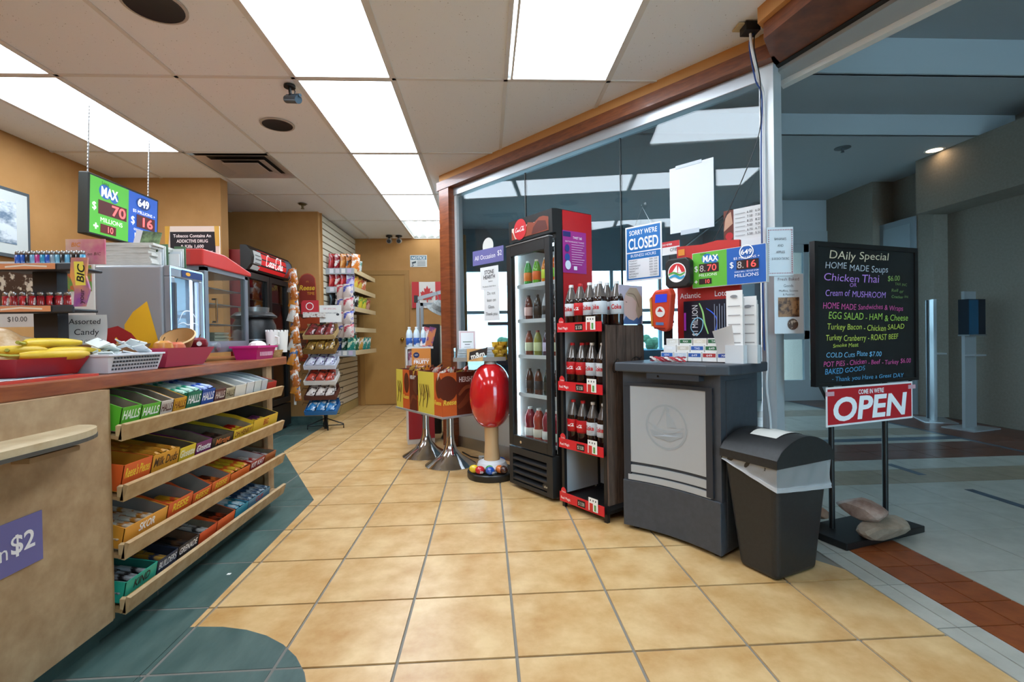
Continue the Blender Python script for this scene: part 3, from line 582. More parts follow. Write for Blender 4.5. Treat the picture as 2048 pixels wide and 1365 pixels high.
# things on the cooler
rng=random.Random(11)
for k in range(9):
    o=T(box('paper_bag_bundle',(-.13,-.09,0,.13,.09,.012),M('#dcdad4',.8,c2='#c7c4bc',sc=30,st=(1,1,30))),'flat white paper bag in the stack on the silver cooler','paper bag','paper bags stacked on the cooler'); o.location=(-1.73+rng.uniform(-.008,.008),2.52,1.437+k*.0125); o.rotation_euler=(0,0,rng.uniform(-.04,.04))
for k,(x,cl_) in enumerate(((-1.605,'clear leaflet holder with stepped white cards on the cooler'),(-1.555,'second clear leaflet holder leaning beside the first'))):
    h=E('leaflet_holder',(x-.01,2.47+.06*k,1.437)); T(h,cl_,'leaflet holder'); MB().prismX([(0,0),(.09,0),(.10,.10),(.085,.10),(.01,.012)],-.03,.035).build('holder',glassmat('acrylic',(.93,.95,.95),1.45,.8),h)
    for q in range(4): MB().box(-.026,.012+q*.018,.012,.03,.017+q*.018,.075+q*.016).build('leaflet',M(['#e8e8e6','#d7dde2','#e2e4e0','#5a7a5a'][q],.6),h)
pc=E('postcard',(-1.66,2.48,1.52)); T(pc,'landscape picture card leaning on the leaflet holders','card'); pc.rotation_euler=(-.2,.12,0); MB().box(-.06,0,0,.06,.003,.10).build('card',M('#7f9a6a',.5,c2='#30402a',sc=25),pc); MB().box(-.06,-.001,.0,-.03,0,.10).build('card_edge',M('#d8d4da',.5),pc)
# --- food warmer with red roof
wm=E('food_warmer',(-1.55,2.79,CT)); T(wm,'glass fronted countertop food warmer with a red sloping roof','food warmer'); GREYM=M('#8d939b',.35,m=.55)
f=MB().box(-.40,0,.05,0,.49,.115)
for x in (-.40,-.03):
    for y in (0,.455): f.box(x,y,.115,x+.03,y+.035,.53)
f.box(-.40,0,.51,0,.49,.535).build('frame',GREYM,wm)
for x in (-.38,-.03):
    for y in (.02,.45): MB().cyl((x,y,0),(x,y,.05),.014,10).build('foot',BLACK,wm)
wp=glassmat('warmer_glass',(.82,.85,.84),1.5,1.0)
MB().box(-.012,.035,.115,-.008,.455,.51).build('pane',wp,wm); MB().box(-.37,.012,.115,-.03,.016,.51).build('pane',wp,wm); MB().box(-.40,.0,.115,-.395,.49,.51).build('back_pane',M('#4a4038',.3),wm)
MB().cyl((.012,.09,.22),(.012,.09,.36),.006,8).box(-.01,.083,.22,.012,.097,.23).box(-.01,.083,.35,.012,.097,.36).build('handle',CHROME,wm)
for z in (.21,.33,.42): MB().box(-.38,.03,z,-.03,.46,z+.006).build('wire_shelf',STEEL,wm)
MB().cyl((.0,.10,.083),(.014,.10,.083),.025,16).build('dial',STEEL,wm); 
RED=M('#c6302a',.35); MB().prismX([(-.03,.535),(.52,.535),(.52,.56),(.20,.625),(-.03,.625)],-.43,.01).build('roof',RED,wm,bevel=.006)
pk=T(MB().box(-.1,-.08,0,.1,.08,.012).box(-.1,-.08,.02,.1,.08,.032).box(-.1,-.08,.04,.1,.08,.052).box(-.095,-.075,.012,.095,.075,.04,M('#b9b6a0',.7)).build('pastry_box_stack',M('#d8d6c8',.7)),'pale stacked trays inside the food warmer','trays'); pk.location=(-1.70,3.05,CT+.116)
# --- tobacco notice behind the warmer
tb_=E('notice_board',(-1.83,3.17,1.57)); T(tb_,'black tobacco warning notice with white text behind the warmer roof','sign')
MB().box(-.165,0,0,.165,.008,.225).build('board',M('#e8dccb',.6),tb_); decal(tb_,'lettering',[('r',-.135,0,.14,.19,'#12101a'),('p',[(-.165,.05),(-.15,.05),(-.135,.225),(-.165,.225)],'#d8a838'),('p',[(.14,.1),(.165,.1),(.165,.225),(.135,.225)],'#d9b04a')]+[('t',a,0,.155-i*.033,.019,'#f5f2ee',{'w':w_,'b':.02}) for i,(a,w_) in enumerate((('Tobacco Contains An',.23),('ADDICTIVE DRUG',.19),('& Kills 1,600',.14),('Nova Scotians Each Year',.25),('- More Deaths Than',.21)))],o=(0,0,0))
# --- soup kettles, cups, baskets at the far end
def kettle(loc,lab,s=1):
    k=E('soup_kettle',loc); T(k,lab,'soup kettle'); BK=M('#191a1b',.35,c2='#222325',sc=90,bump=.1)
    MB().lathe([(0,0),(.13*s,0),(.15*s,.02),(.165*s,.12),(.155*s,.22),(.13*s,.27),(0,.27)],28).build('body',BK,k,smooth=True)
    MB().lathe([(.156*s,.115),(.168*s,.118),(.168*s,.124),(.156*s,.126)],28).build('band',STEEL,k,smooth=True)
    MB().lathe([(.14*s,.265),(.165*s,.275),(.165*s,.285),(.13*s,.31),(.04,.325),(0,.325)],28).build('lid',BK,k,smooth=True); MB().lathe([(.105*s,.31),(.11*s,.345),(.10*s,.345),(.098*s,.32)],28).build('steel_rim',STEEL,k,smooth=True)
kettle((-1.615,3.50,CT),'black soup kettle with a steel rim beyond the food warmer',.88)
cupm=None
for k,(x,y) in enumerate(((-1.455,3.40),(-1.435,3.52))):
    c=E('cup_stack',(x,y,CT+.03)); T(c,['white cup stack with crown rims and a red leaf mark','plain white cup stack behind the marked cups'][k],'cups')
    MB().lathe([(.0,0),(.03,0),(.04,.145),(.036,.145),(.028,.004)],20).build('cup',M('#eceae6',.5),c,smooth=True)
    for q in range(10): a=q*math.pi/5; MB().box(-.006,-.002,0,.006,.002,.012).build('rim_tab',M('#f2f0ec',.5),c,loc=(.038*math.cos(a),.038*math.sin(a),.144),rz=a+math.pi/2)
    if k==0: MB().tube([(.038,0,.11),(.065,0,.105),(.065,0,.06),(.034,0,.05)],.007,8).build('handle',M('#eceae6',.5),c,smooth=True).rotation_euler=(0,0,-.5); decal(c,'mark',[('p',[(0,.0),(.008,.01),(.004,.03),(-.004,.03),(-.008,.012)],'#a02028')],o=(-.0,-.0385,.03))
bs=E('wicker_basket',(-1.425,3.365,CT)); T(bs,'small straw basket under the white cups','basket'); MB().lathe([(.0,0),(.04,0),(.055,.05),(.05,.05),(.036,.006)],20).build('bowl',M('#c9ab78',.8,c2='#a8864f',sc=60,st=(1,1,3)),bs,smooth=True)
pb=E('pink_basket',(-1.455,3.17,CT)); T(pb,'magenta plastic basket by the food warmer','basket'); PK=M('#c81f7a',.4)
MB().frus((-.06,-.13,.06,.09),0,(-.075,-.15,.075,.11),.075,cap=1).build('wall',PK,pb); MB().box(-.085,-.16,.07,.085,.12,.082).build('rim',PK,pb)
for k in range(9): MB().box(.068,-.10+k*.02,.02,.071,-.09+k*.02,.045).build('slot',M('#f4c4dc',.5),pb)
MB().ball((0,.02,.085),.05,.06,.03,10,6).build('cloth',M('#e6e3da',.8),pb,smooth=True)
# --- fruit, baskets and trays
bm=M('#e3c22f',.45,c2='#d2a822',sc=12,lo=.4,hi=.8); tip=M('#5b4a22',.8)
def banana(loc,rz,ln,tilt,lab,flip=1):
    o=E('banana',loc,rz); T(o,lab,'banana','bananas on the red tray'); o.rotation_euler=(tilt,0,rz)
    pts=[(ln*(t-.5),flip*.045*(1-(2*t-1)**2),.018-.0*t) for t in [i/12 for i in range(13)]]
    MB().tube(pts[1:-1],.018,7,rad=[.010,.015,.0175,.0185,.019,.019,.019,.0185,.0175,.014,.008]).build('peel',bm,o,smooth=True,sharp=60)
    MB().tube([pts[1],pts[0],(pts[0][0]-.02,pts[0][1]-flip*.01,.022)],.006,6).build('stem',M('#a8a83c',.6),o); MB().ball(pts[-1],.007,.006,.006,6,4).build('tip',tip,o)
    return o
BL='ripe yellow banana lying on the red paper tray'
for p,r,l,tl,f_ in (((-1.55,1.72,.985),1.45,.24,.0,1),((-1.50,1.77,1.015),1.3,.25,.05,-1),((-1.58,1.82,1.03),1.6,.24,0,1),((-1.47,1.84,1.02),1.35,.22,.05,1),((-1.61,1.74,1.03),1.2,.22,0,-1),((-1.53,1.83,1.055),1.42,.24,0,1)): banana(p,r,l,tl,BL,f_)
rt=T(MB().frus((-.09,-.13,.07,.10),0,(-.12,-.16,.10,.12),.06,cap=1).build('red_tray',M('#a91f2a',.4),bevel=.002),'crimson paper tray holding the bananas','tray'); rt.location=(-1.54,1.735,CT+.009)
wb=E('white_basket',(-1.455,2.01,CT)); wb.scale=(1,.85,1); T(wb,'white perforated plastic basket of sachets','basket'); WB=M('#dcdfe8',.45)
m=MB().frus((-.07,-.15,.055,.17),.002,(-.085,-.17,.07,.19),.07,cap=1); m.build('wall',WB,wb); MB().box(-.09,-.175,.066,.075,.195,.073).build('rim',WB,wb)
for q in range(4):
    for i in range(16): MB().box(.056+.004*q,-.135+i*.019,.012+q*.014,.061+.004*q,-.127+i*.019,.019+q*.014).build('hole',M('#3a3c44',.7),wb)
rng=random.Random(5)
for i in range(14):
    o=MB().box(-.032,-.022,0,.032,.022,.004).build('sachet',M(['#e6e9e8','#dfe6e2','#cfd8d6'][i%3],.35,c2='#6f7f86',sc=22,lo=.62,hi=.66)); T(o,'small printed white sachet heaped in the perforated basket','sachet','sachets in the white basket')
    o.location=(-1.46+rng.uniform(-.045,.04),2.01+rng.uniform(-.10,.11),CT+.062+i*.004); o.rotation_euler=(rng.uniform(-.5,.5),rng.uniform(-.5,.5),rng.uniform(0,3))
pt=T(MB().frus((-.015,-.14,.05,.15),0,(-.03,-.17,.085,.19),.085,cap=1).build('pink_tray',M('#c04464',.45)),'rose pink paper tray of apples','tray'); pt.location=(-1.46,2.36,CT+.003)
def apple(loc,c,c2,lab,r=.036):
    a=E('apple',loc); T(a,lab,'apple'); MB().lathe([(0,.012),(.012,.004),(.026,.002),(.036,.016),(.039,.034),(.034,.054),(.02,.064),(.008,.060),(0,.054)],18).xf(Matrix.Scale(r/.036,4)).build('skin',M(c,.3,c2=c2,sc=9,coat=.3),a,smooth=True); MB().tube([(0,0,.055),(.002,0,.07),(.008,0,.08)],.002,6).build('stem',tip,a); return a
a_=apple((-1.42,2.495,1.025),'#8c1f2a','#6a1520','dark red apple with a round sticker in the pink tray'); decal(a_,'sticker',[('e',0,0,.011,.011,'#f0eeea')],o=(.02,-.034,.034),ux=(.86,.5,0))
apple((-1.435,2.25,1.012),'#d9a84a','#c05a3a','yellow-red apple in the pink tray'); apple((-1.425,2.325,1.005),'#c9584a','#d98a5a','pale red apple in the pink tray')
pbw=E('paper_bowl',(-1.45,2.405,1.05)); T(pbw,'tilted kraft paper bowl among the apples','bowl'); pbw.rotation_euler=(.6,.1,0); pbw.scale=(1.25,1.25,1.1); MB().lathe([(0,0),(.035,0),(.056,.05),(.054,.05),(.033,.004),(0,.004)],24).build('bowl',M('#b98d58',.7),pbw,smooth=True); MB().lathe([(.054,.047),(.059,.05),(.054,.054)],24,cap=False).build('rim',M('#d9b684',.6),pbw,smooth=True)
tr_=T(MB().frus((-.11,-.12,.09,.12),0,(-.13,-.14,.11,.14),.055,cap=1).build('kraft_tray',M('#b08a5e',.7)),'kraft cardboard tray with clear wrapped snacks behind the apples','tray'); tr_.location=(-1.68,2.235,CT+.055)
T(MB().grid(lambda u,v:(-1.74+.14*u,2.15+.2*v,1.05+.03*math.sin(7*u+3)*math.sin(9*v+1)),8,8).build('clear_wrap_pack',M('#d9cfc4',.15,c2='#a98a70',sc=25),smooth=True),'crinkled clear pack on the kraft tray','snack pack')
rs=T(box('counter_mat',(-1.62,1.0,CT,-1.37,1.80,CT+.008),M('#c9412e',.4)),'red flat advertising mat lying on the near counter','mat'); decal(rs,'picture',[('p',[(.05,.05),(.78,.05),(.74,.2),(.05,.2)],'#5d6a78'),('p',[(.1,.08),(.6,.07),(.55,.15),(.1,.17)],'#b9c2c8'),('r',.35,.015,.62,.04,'#ecebe8')],o=(-1.37,1.0,CT+.008),ux=(0,1,0),uy=(-1,0,0))
br=E('bread_loaf',(-1.73,1.81,CT+.03)); T(br,'wrapped golden brown bread in a bag behind the bananas','bread'); MB().grid(lambda u,v:((v-.5)*.2,(u-.5)*.36,.13*math.sin(math.pi*v)**.6*(1+.12*math.sin(14*u))*min(1,6*u,6*(1-u)+.15)),16,10).build('loaf',M('#b98a52',.35,c2='#e3cfae',sc=14),br,smooth=True); MB().grid(lambda u,v:(.0+.04*(v-.5),-.17-.1*u,.05+.03*math.sin(9*v)*(u)+.04*u),6,8).build('bag_end',M('#d9c7ac',.3),br,smooth=True)
rng=random.Random(2)
for k in range(8):
    o=T(box('paper_sleeve',(-.16,-.09,0,.16,.09,.013),M('#dad7cf',.8,c2='#bfbbb0',sc=30,st=(1,1,30))),'white paper bag in the low stack under the lighter rack','paper bag','paper bags stacked under the lighter rack'); o.location=(-1.90+rng.uniform(-.008,.008),2.12,CT+.02+k*.014); o.rotation_euler=(0,0,rng.uniform(-.04,.04))
cs=E('price_card',(-1.655,2.10,1.035)); T(cs,'white card reading assorted candy in front of the silver cooler','sign'); cs.rotation_euler=(-.12,0,.12)
MB().grid(lambda u,v:(-.075+.15*u,.012*math.sin(3*v),.155*v),2,6).build('card',M('#ecebe8',.7),cs,smooth=True); decal(cs,'lettering',[('t','Assorted',0,.115,.022,'#222226',{'w':.115}),('t','Candy',.01,.07,.024,'#222226',{'w':.09}),('t','$2.00',.0,.035,.014,'#8a7a78',{'w':.05,'sh':.3})],o=(0,-.006,0))
bb=T(box('candy_box',(-1.77,2.085,CT,-1.60,2.14,1.04),M('#b8402e',.5)),'red and blue box at the foot of the candy card','box'); decal(bb,'print',[('r',.02,.02,.15,.06,'#2a5aa8')],o=(-1.77,2.085,CT+.01))
# --- lighter rack
LR=E('lighter_rack',(-1.68,1.98,CT)); T(LR,'black two tier lighter display rack with a tall printed side panel','display rack'); BKP=M('#26282c',.45)
for z,x0,x1 in ((.41,-.17,.13),(.25,-.19,.11)):
    t_=MB().box(x0,-.03,z-.012,x1,.09,z).prismX([(-.045,z-.016),(-.03,z-.02),(-.03,z+.014),(-.04,z+.012)],x0-.005,x1+.005).build('tray',BKP,LR,bevel=.004); decal(t_,'strip',[('r',x0+.02,z-.012,x1-.07,z+.010,'#e59a6a'),('l',[(x0+.05,z-.003),(x0+.12,z+.003),(x0+.2,z-.002)],.006,'#f6ead8')],o=(0,-.046,0))
MB().box(-.09,.03,0,.0,.08,.40).build('post',BKP,LR); sp=MB().prismY([(.125,.255),(.165,.255),(.185,.32),(.172,.37),(.18,.44),(.12,.44),(.115,.37),(.13,.32)],-.05,-.042).build('side_panel',M('#e7a05a',.4,c2='#8a4a9a',sc=4,lo=.45,hi=.6),LR)
decal(LR,'brand',[('p',[(.135,.335),(.172,.335),(.165,.425),(.13,.425)],'#f2e15a'),('t','BIC',.165,.345,.026,'#1a1a1a',{'rot':1.5,'al':'L','w':.07,'b':.02,'sh':.2}),('t','your',.163,.265,.018,'#2a1a1a',{'rot':1.5,'al':'L','w':.055})],o=(0,-.05,0))
hc=MB().box(.02,.05,.43,.17,.055,.53).build('header_card',M('#e8c9a8',.4,c2='#d4628a',sc=5),LR); decal(hc,'lettering',[('t','BIC',.06,.50,.016,'#e0862a',{'b':.02,'sh':.2}),('t','for BIC on BIC',.10,.465,.012,'#5a3a2a',{'w':.11,'sh':.2})],o=(0,.05,0))
lm=lambda c,c2=None: M(c,.25,c2=c2,sc=30,lo=.5,hi=.55,coat=.4)
lbm={}
def lighter(loc,c,c2,lab,grp):
    if (c,c2) not in lbm: lbm[(c,c2)]=(MB().lathe([(0,0),(.0105,0),(.011,.004),(.011,.05),(0,.05)],10,sy=.6).mesh('body',lm(c,c2),True),MB().lathe([(0,.05),(.0095,.05),(.0095,.06),(.006,.066),(0,.066)],10,sy=.6).mesh('cap',STEEL,True))
    o=bpy.data.objects.new('lighter',lbm[(c,c2)][0]); COL.objects.link(o); o.location=loc; T(o,lab,'lighter',grp); q=bpy.data.objects.new('metal_cap',lbm[(c,c2)][1]); COL.objects.link(q); q.parent=o
CN=[('#1f5fc0','blue'),('#1f5fc0','blue'),('#1c1c24','black'),('#7ab0d8','pale blue'),('#c43a8a','magenta'),('#2a9ac8','cyan'),('#2a5ac0','cobalt'),('#8aa0b0','grey'),('#6ab0d0','sky blue'),('#16222c','black'),('#66b0d8','sky blue'),('#1a1a1c','black'),('#1a1a1c','black'),('#5ab0dc','sky blue')]
for i,(c,n) in enumerate(CN): lighter((-1.68-.125+i*.0185,1.98+.01,CT+.411),c,None,n+' lighter standing on the upper tier of the rack','lighters on the upper tier')
for i in range(15): lighter((-1.68-.165+i*.0165,1.98+.0+.012*(i%2),CT+.251),['#b01f2a','#c4242c','#8c1620'][i%3],['#f0e8e4','#c4242c','#1a1a1a'][(i//2)%3],'red lighter with white maple print on the lower tier','lighters on the lower tier')
# --- wall picture, poster, lottery screen
pf=E('framed_picture',(-3.6,3.66,1.99)); T(pf,'framed pale seascape print on the tan wall','picture'); MB().box(0,-.4,-.26,.03,.385,.26).build('frame',M('#4a555c',.4),pf); MB().box(.02,-.37,-.235,.032,.362,.235).build('mat_board',M('#cdd3d0',.7),pf)
MB().box(.03,-.29,-.16,.034,.27,.16).build('print',M('#d9e2e8',.6,c2='#6a8096',sc=7,det=6,lo=.45,hi=.62,st=(1,1,2)),pf)
po=E('menu_poster',(-2.02,2.35,1.17)); T(po,'poster of chocolate squares behind the lighter rack','poster'); MB().box(-.22,0,-.02,.22,.006,.28).build('sheet',M('#e4e0da',.6),po); MB().box(-.2,-.002,.05,.05,0,.26).build('chocolate_print',M('#4a3428',.5,c2='#e0d4c0',sc=24,lo=.52,hi=.58),po); MB().box(.09,-.002,.14,.21,0,.26).build('salad_print',M('#c8603a',.5,c2='#6a9a4a',sc=22,lo=.45,hi=.55),po); decal(po,'price',[('t','$10.00',.0,.005,.022,'#3a3a3a')],o=(-.12,0,0))
ls=E('lottery_screen',(-2.6,3.71,2.0)); T(ls,'hanging lit jackpot display, green and blue, over the counter','display'); ls.rotation_euler=(0,.04,0)
MB().box(-.07,-.345,-.205,-.004,.345,.205).build('housing',M('#20241f',.5),ls,bevel=.006)
decal(ls,'screen',[('r',-.33,-.19,.02,.19,'#52b43a',{'e':.7}),('r',.02,-.19,.33,.19,'#1f57b8',{'e':.7}),('e',-.20,.11,.055,.05,'#2a6ab8',{'e':.5}),('e',-.12,.09,.04,.04,'#2a6ab8',{'e':.5}),('t','MAX',-.16,.075,.065,'#ffffff',{'e':1,'w':.15,'b':.03}),('t','Lotto',-.2,.155,.022,'#10301a',{'w':.06}),
 ('r',-.26,-.05,.0,.045,'#5a0f12',{'e':.3}),('t','70',-.075,-.035,.068,'#ff5a5a',{'e':2,'w':.13,'b':.02}),('t','$',-.295,-.03,.05,'#ffffff',{'e':1}),('t','MILLIONS',-.14,-.10,.03,'#f4fff0',{'e':1,'w':.2}),('r',-.24,-.175,-.1,-.115,'#6a1014',{'e':.3}),('t','10',-.15,-.165,.042,'#ff6a6a',{'e':2}),('t','+',-.28,-.165,.05,'#ffffff',{'e':1,'b':.04}),
 ('e',.17,.125,.075,.045,'#123a80',{'e':.4}),('t','649',.17,.10,.055,'#ffffff',{'e':1,'w':.12,'b':.03}),('t','$5 MILLIONS +',.18,.045,.022,'#ffffff',{'e':1,'w':.24}),('r',.10,-.06,.3,.035,'#5a0f12',{'e':.3}),('t','16',.22,-.045,.066,'#ff5a5a',{'e':2,'w':.11,'b':.02}),('t','$',.06,-.045,.055,'#ffffff',{'e':1}),('t','GOLD BALL / BOULE D\'OR',.18,-.09,.016,'#ffffff',{'e':1,'w':.22}),('t','MILLIONS',.18,-.14,.032,'#ffffff',{'e':1,'w':.2})],o=(-.004,0,0),ux=(0,1,0))
for yy in (-.31,.27):
    m=MB(); z=.205; k=0
    while z<.655: m.lathe([(.004,-.012),(.006,0),(.004,.012)],6,(-.035,yy,z+.012)); z+=.024; k+=1
    m.build('chain',STEEL,ls)
# ================================================================== drinks fridge, bottle rack, lottery kiosk
COKE=M('#b5161c',.35); COKER=M('#d3212a',.4)
def bottle(name,prof,body,lab,labz,cap,capz,capr=.012):
    """a bottle: lathe body with a label sleeve and a cap as parts"""
    r=max(p[0] for p in prof)
    b=MB().lathe(prof,16).build(name,body,smooth=True,sharp=50); MB().lathe([(r+.0006,labz[0]),(r+.0012,labz[0]+.001),(r+.0012,labz[1]-.001),(r+.0006,labz[1])],16).build('label_sleeve',lab,b,smooth=True); MB().lathe([(capr,capz),(capr,capz+.014),(capr*.9,capz+.016),(0,capz+.016)],12).build('cap',cap,b,smooth=True)
    return b
COLAP=[(0,0),(.030,0),(.037,.006),(.040,.02),(.0385,.05),(.0405,.075),(.0405,.155),(.037,.175),(.028,.205),(.018,.235),(.0125,.252),(.0125,.262),(0,.262)]
COLA=M('#1a0d0a',.08,coat=.6,c2='#2a1712',sc=3)
def cola(diet):
    b=bottle('cola_bottle',COLAP,COLA,M('#c9ced2' if diet else '#c3141c',.35),(.082,.150),M('#e8e8e8' if diet else '#c41a20',.4),.252,.0145)
    MB().lathe([(.0415,.074),(.0415,.082)],16).build('band',M('#b0b4b8' if diet else '#9a1016',.3),b)
    # the fizz gap above the drink
    MB().lathe([(.0375,.176),(.0285,.206),(.0185,.236),(.013,.252)],16).build('clear_neck',M('#6a6460',.08,m=.3,coat=.5),b,smooth=True)
    # lettering bent round the label
    d=decal(b,'lettering',[('t','Coke',0,0,.026,'#c3141c',{'w':.062,'b':.03})] if diet else [('script',-.030,.002,.0165,'#ffffff',{'w':.16})],lift=.0)
    for v in d.data.vertices: a=v.co.x/.0425; z=v.co.z; v.co=Vector((.0422*math.sin(a),-.0422*math.cos(a),z+.104))
    return b
PR=cola(False); PD=cola(True)
# ---- upright drinks fridge
FA=math.radians(-57.2); FX=E('drinks_fridge',(.18,3.5,0),FA); T(FX,'tall black glass door drinks fridge with a red side and picture header','fridge'); W=.473; D=.345
sh=MB().box(0,.03,.02,.018,D,1.89).box(W-.018,.03,.02,W,D,1.89).box(.018,D-.02,.02,W-.018,D,1.89).box(.018,.03,1.70,W-.018,D-.02,1.89).box(.018,.03,.02,W-.018,D-.02,.30); sh.build('cabinet',BLACK,FX)
MB().box(W,.085,.06,W+.004,D,1.885).build('side_panel',COKE,FX)
for x in (.05,W-.05):
    for y in (.05,D-.05): MB().cyl((x,y,0),(x,y,.025),.015,10).build('foot',STEEL,FX)
hd=MB().prismX([(.0,1.735),(.03,1.735),(.03,1.89),(-.004,1.885)],0,W).build('header',BLACK,FX)
decal(hd,'header_print',[('r',.035,1.752,W-.035,1.868,'#e9d8c8'),('p',[(.17,1.752),(W-.035,1.752),(W-.035,1.84),(.36,1.862),(.29,1.83),(.22,1.845)],'#8c3a1c'),('p',[(.26,1.755),(.43,1.76),(.41,1.82),(.33,1.835),(.28,1.80)],'#5a1c0e'),('p',[(.035,1.752),(.075,1.752),(.05,1.80),(.035,1.81)],'#a03a1e'),('e',.135,1.812,.072,.072,'#d01c26'),('script',.078,1.798,.029,'#ffffff',{'w':.13})],o=(0,-.002,0))
dr=MB().box(0,-.03,.30,.05,.0,1.71).box(W-.05,-.03,.30,W,0,1.71).box(.05,-.03,1.63,W-.05,0,1.71).box(.05,-.03,.30,W-.05,0,.375).build('door',M('#1b1c1d',.4),FX,bevel=.003)
MB().box(.05,-.014,.375,W-.05,-.010,1.63).build('pane',glassmat('fridge_glass',(.95,.98,.99),1.45,.8),dr); MB().box(.0,-.034,1.705,W,.0,1.712).build('door_top_trim',STEEL,dr); MB().cyl((.14,-.033,.335),(.14,-.03,.335),.010,12).build('lock',CHROME,dr)
gr=MB().box(0,-.03,.025,W,.03,.05).box(0,-.03,.245,W,.03,.29).box(0,-.03,.05,.04,.03,.245).box(W-.06,-.03,.05,W,.03,.245).build('grille_frame',M('#202122',.5),FX)
for k in range(4): MB().prismX([(-.028,.06+k*.047),(.01,.075+k*.047),(.01,.085+k*.047),(-.028,.072+k*.047)],.04,W-.06).build('grille_slat',M('#26272a',.5),FX)
decal(FX,'badge',[('e',W-.07,.085,.035,.024,'#15161a',{'n':20}),('t','idw',W-.07,.078,.018,'#c8c2a8',{'w':.035})],o=(0,-.031,0))
MB().box(.019,D-.028,.30,W-.019,D-.021,1.69).build('liner',M('#d8dcde',.6),FX); MB().box(.018,.03,.30,.022,D-.03,1.69).box(W-.022,.03,.30,W-.018,D-.03,1.69).build('side_liner',M('#d8dcde',.6),FX)
MB().box(.024,.035,.32,.034,.045,1.68).build('lamp',M('#e6f6ff',.4,e=9),FX); MB().box(.03,.04,1.66,W-.03,.06,1.675).build('lamp',M('#d8f0ff',.4,e=5),FX)
FS=[.335,.655,.925,1.175,1.42]
for z in FS: MB().box(.024,.04,z-.008,W-.024,D-.03,z).box(.024,.035,z-.012,W-.024,.04,z+.014).build('shelf',M('#d5dde0',.4,m=.3),FX)
SM=[(0,0),(.026,0),(.030,.006),(.030,.05),(.028,.07),(.030,.09),(.030,.115),(.022,.150),(.012,.172),(.012,.18),(0,.18)]
BIGP=[(0,0),(.036,0),(.042,.008),(.042,.07),(.036,.10),(.042,.13),(.040,.165),(.028,.195),(.016,.215),(.016,.225),(0,.225)]
kinds=[[('#8c2030','#e8e0d4','#d8d8d8','red juice'),('#a83a2a','#e6d8c0','#e8e8e8','amber juice'),('#8c2030','#e8e0d4','#d8d8d8','red juice'),('#8c2030','#d6e0c8','#d8d8d8','red juice')],
 [('#3a2018','#1c1c20','#202020','dark tea'),('#5a3024','#30343a','#202020','dark tea'),('#20302a','#1c241f','#202020','dark tea'),('#3a2018','#1c1c20','#202020','dark tea')],
 [('#7a3a2a','#cdd0b0','#5a2a20','iced tea'),('#8a8a40','#cfd8a0','#7a2a20','lemon tea'),('#3a2a40','#c0b8d0','#3a2a30','berry drink'),('#7a3a2a','#cdd0b0','#5a2a20','iced tea')],
 [('#5a2a28','#d8b0a8','#2a1a18','cola'),('#2a2a2c','#101214','#1a1a1a','black cola'),('#a0a4a8','#24282c','#c8c8c8','sparkling water'),('#2a1512','#3a1a18','#2a1a18','cola')],
 [('#4aa04a','#e07a2a','#e8f0e0','green soda'),('#6ab03a','#e86a2a','#f0e8d0','green soda'),('#e0802a','#c8d83a','#f0e8d0','orange soda'),('#d86a2a','#8ac83a','#f0e8d0','orange soda')]]
ftop={}
Rf=Matrix.Rotation(FA,4,'Z')
for k,row in enumerate(kinds):
    for i,(c,l,cp,nm) in enumerate(row):
        key=(c,l,cp,k)
        big=k==0; pr=BIGP if big else SM
        if key not in ftop:
            b=bottle('drink_bottle',pr,M(c,.12,coat=.4),M(l,.4),(.03,.085) if big else (.04,.10),M(cp,.4),pr[-1][1]-.012,.017 if big else .013); ftop[key]=b
        else: b=copy_tree(ftop[key])
        p=Rf@Vector((.09+i*.098,.095,0)); b.location=(.18+p.x,3.5+p.y,FS[k]); b.rotation_euler=(0,0,FA)
        T(b,nm+' bottle in the '+['bottom','second','third','fourth','top'][k]+' shelf of the tall drinks fridge','bottle','%s bottles, %s fridge shelf'%(nm,['bottom','second','third','fourth','top'][k]))
po=T(MB().box(0,.08,1.48,.002,.29,1.755).build('promotion_sheet',M('#a02a86',.4),loc=(.18,3.5,0),rz=FA),'magenta promotion sheet taped to the red fridge side','poster')
for v in po.data.vertices: v.co.x+=W+.0045
decal(po,'print',[('r',.002,.235,.07,.268,'#2a2a6a'),('t','TWIST 360',.13,.225,.016,'#ffffff',{'w':.08}),('t','GRATTEZ REGARDEZ TOURNEZ',.105,.2,.009,'#f4e4f0',{'w':.17})]+[('r',.075,.185-.016*i,.19-.012*(i%3),.188-.016*i,'#e8c4e0') for i in range(9)]+[('e',.035,.16,.02,.025,'#2a3a80'),('e',.035,.10,.022,.025,'#27509a'),('e',.04,.05,.025,.03,'#d8e0f0'),('r',.09,.02,.12,.045,'#f0e8f0')],o=(W+.0065,.08,1.48),ux=(0,1,0))
# ---- bottle rack
RA=math.radians(-56.9); RK=E('bottle_rack',(.463,3.034,0),RA); T(RK,'black soda rack with red price rails and a wood plank side','display rack'); RW=.377; RD=.33; RZ=[.065,.40,.755,1.115]
fr=MB()
for x in (0,RW-.022):
    for y in (0,RD-.022): fr.box(x,y,.0,x+.022,y+.022,1.13)
fr.box(.022,RD-.012,.05,RW-.022,RD-.004,.09).build('frame',M('#17181a',.45),RK)
MB().box(.002,.022,.08,.01,RD-.022,1.12).build('side_board',M('#bcc0c4',.6),RK); MB().box(.022,RD-.01,.08,RW-.022,RD-.006,1.12).build('back_board',M('#bcc0c4',.6),RK)
WOODP=M('#6a5548',.7,c2='#3f3028',sc=5,st=(9,9,1.2),lo=.3,hi=.7)
for k in range(4): MB().box(RW,.004+k*.081,.10,RW+.012,.081+k*.081,1.125).build('plank',WOODP,RK)
decal(RK,'script',[('script',.04,.855,.075,'#15110f',{'w':.09})],o=(RW+.0125,0,0),ux=(0,1,0))
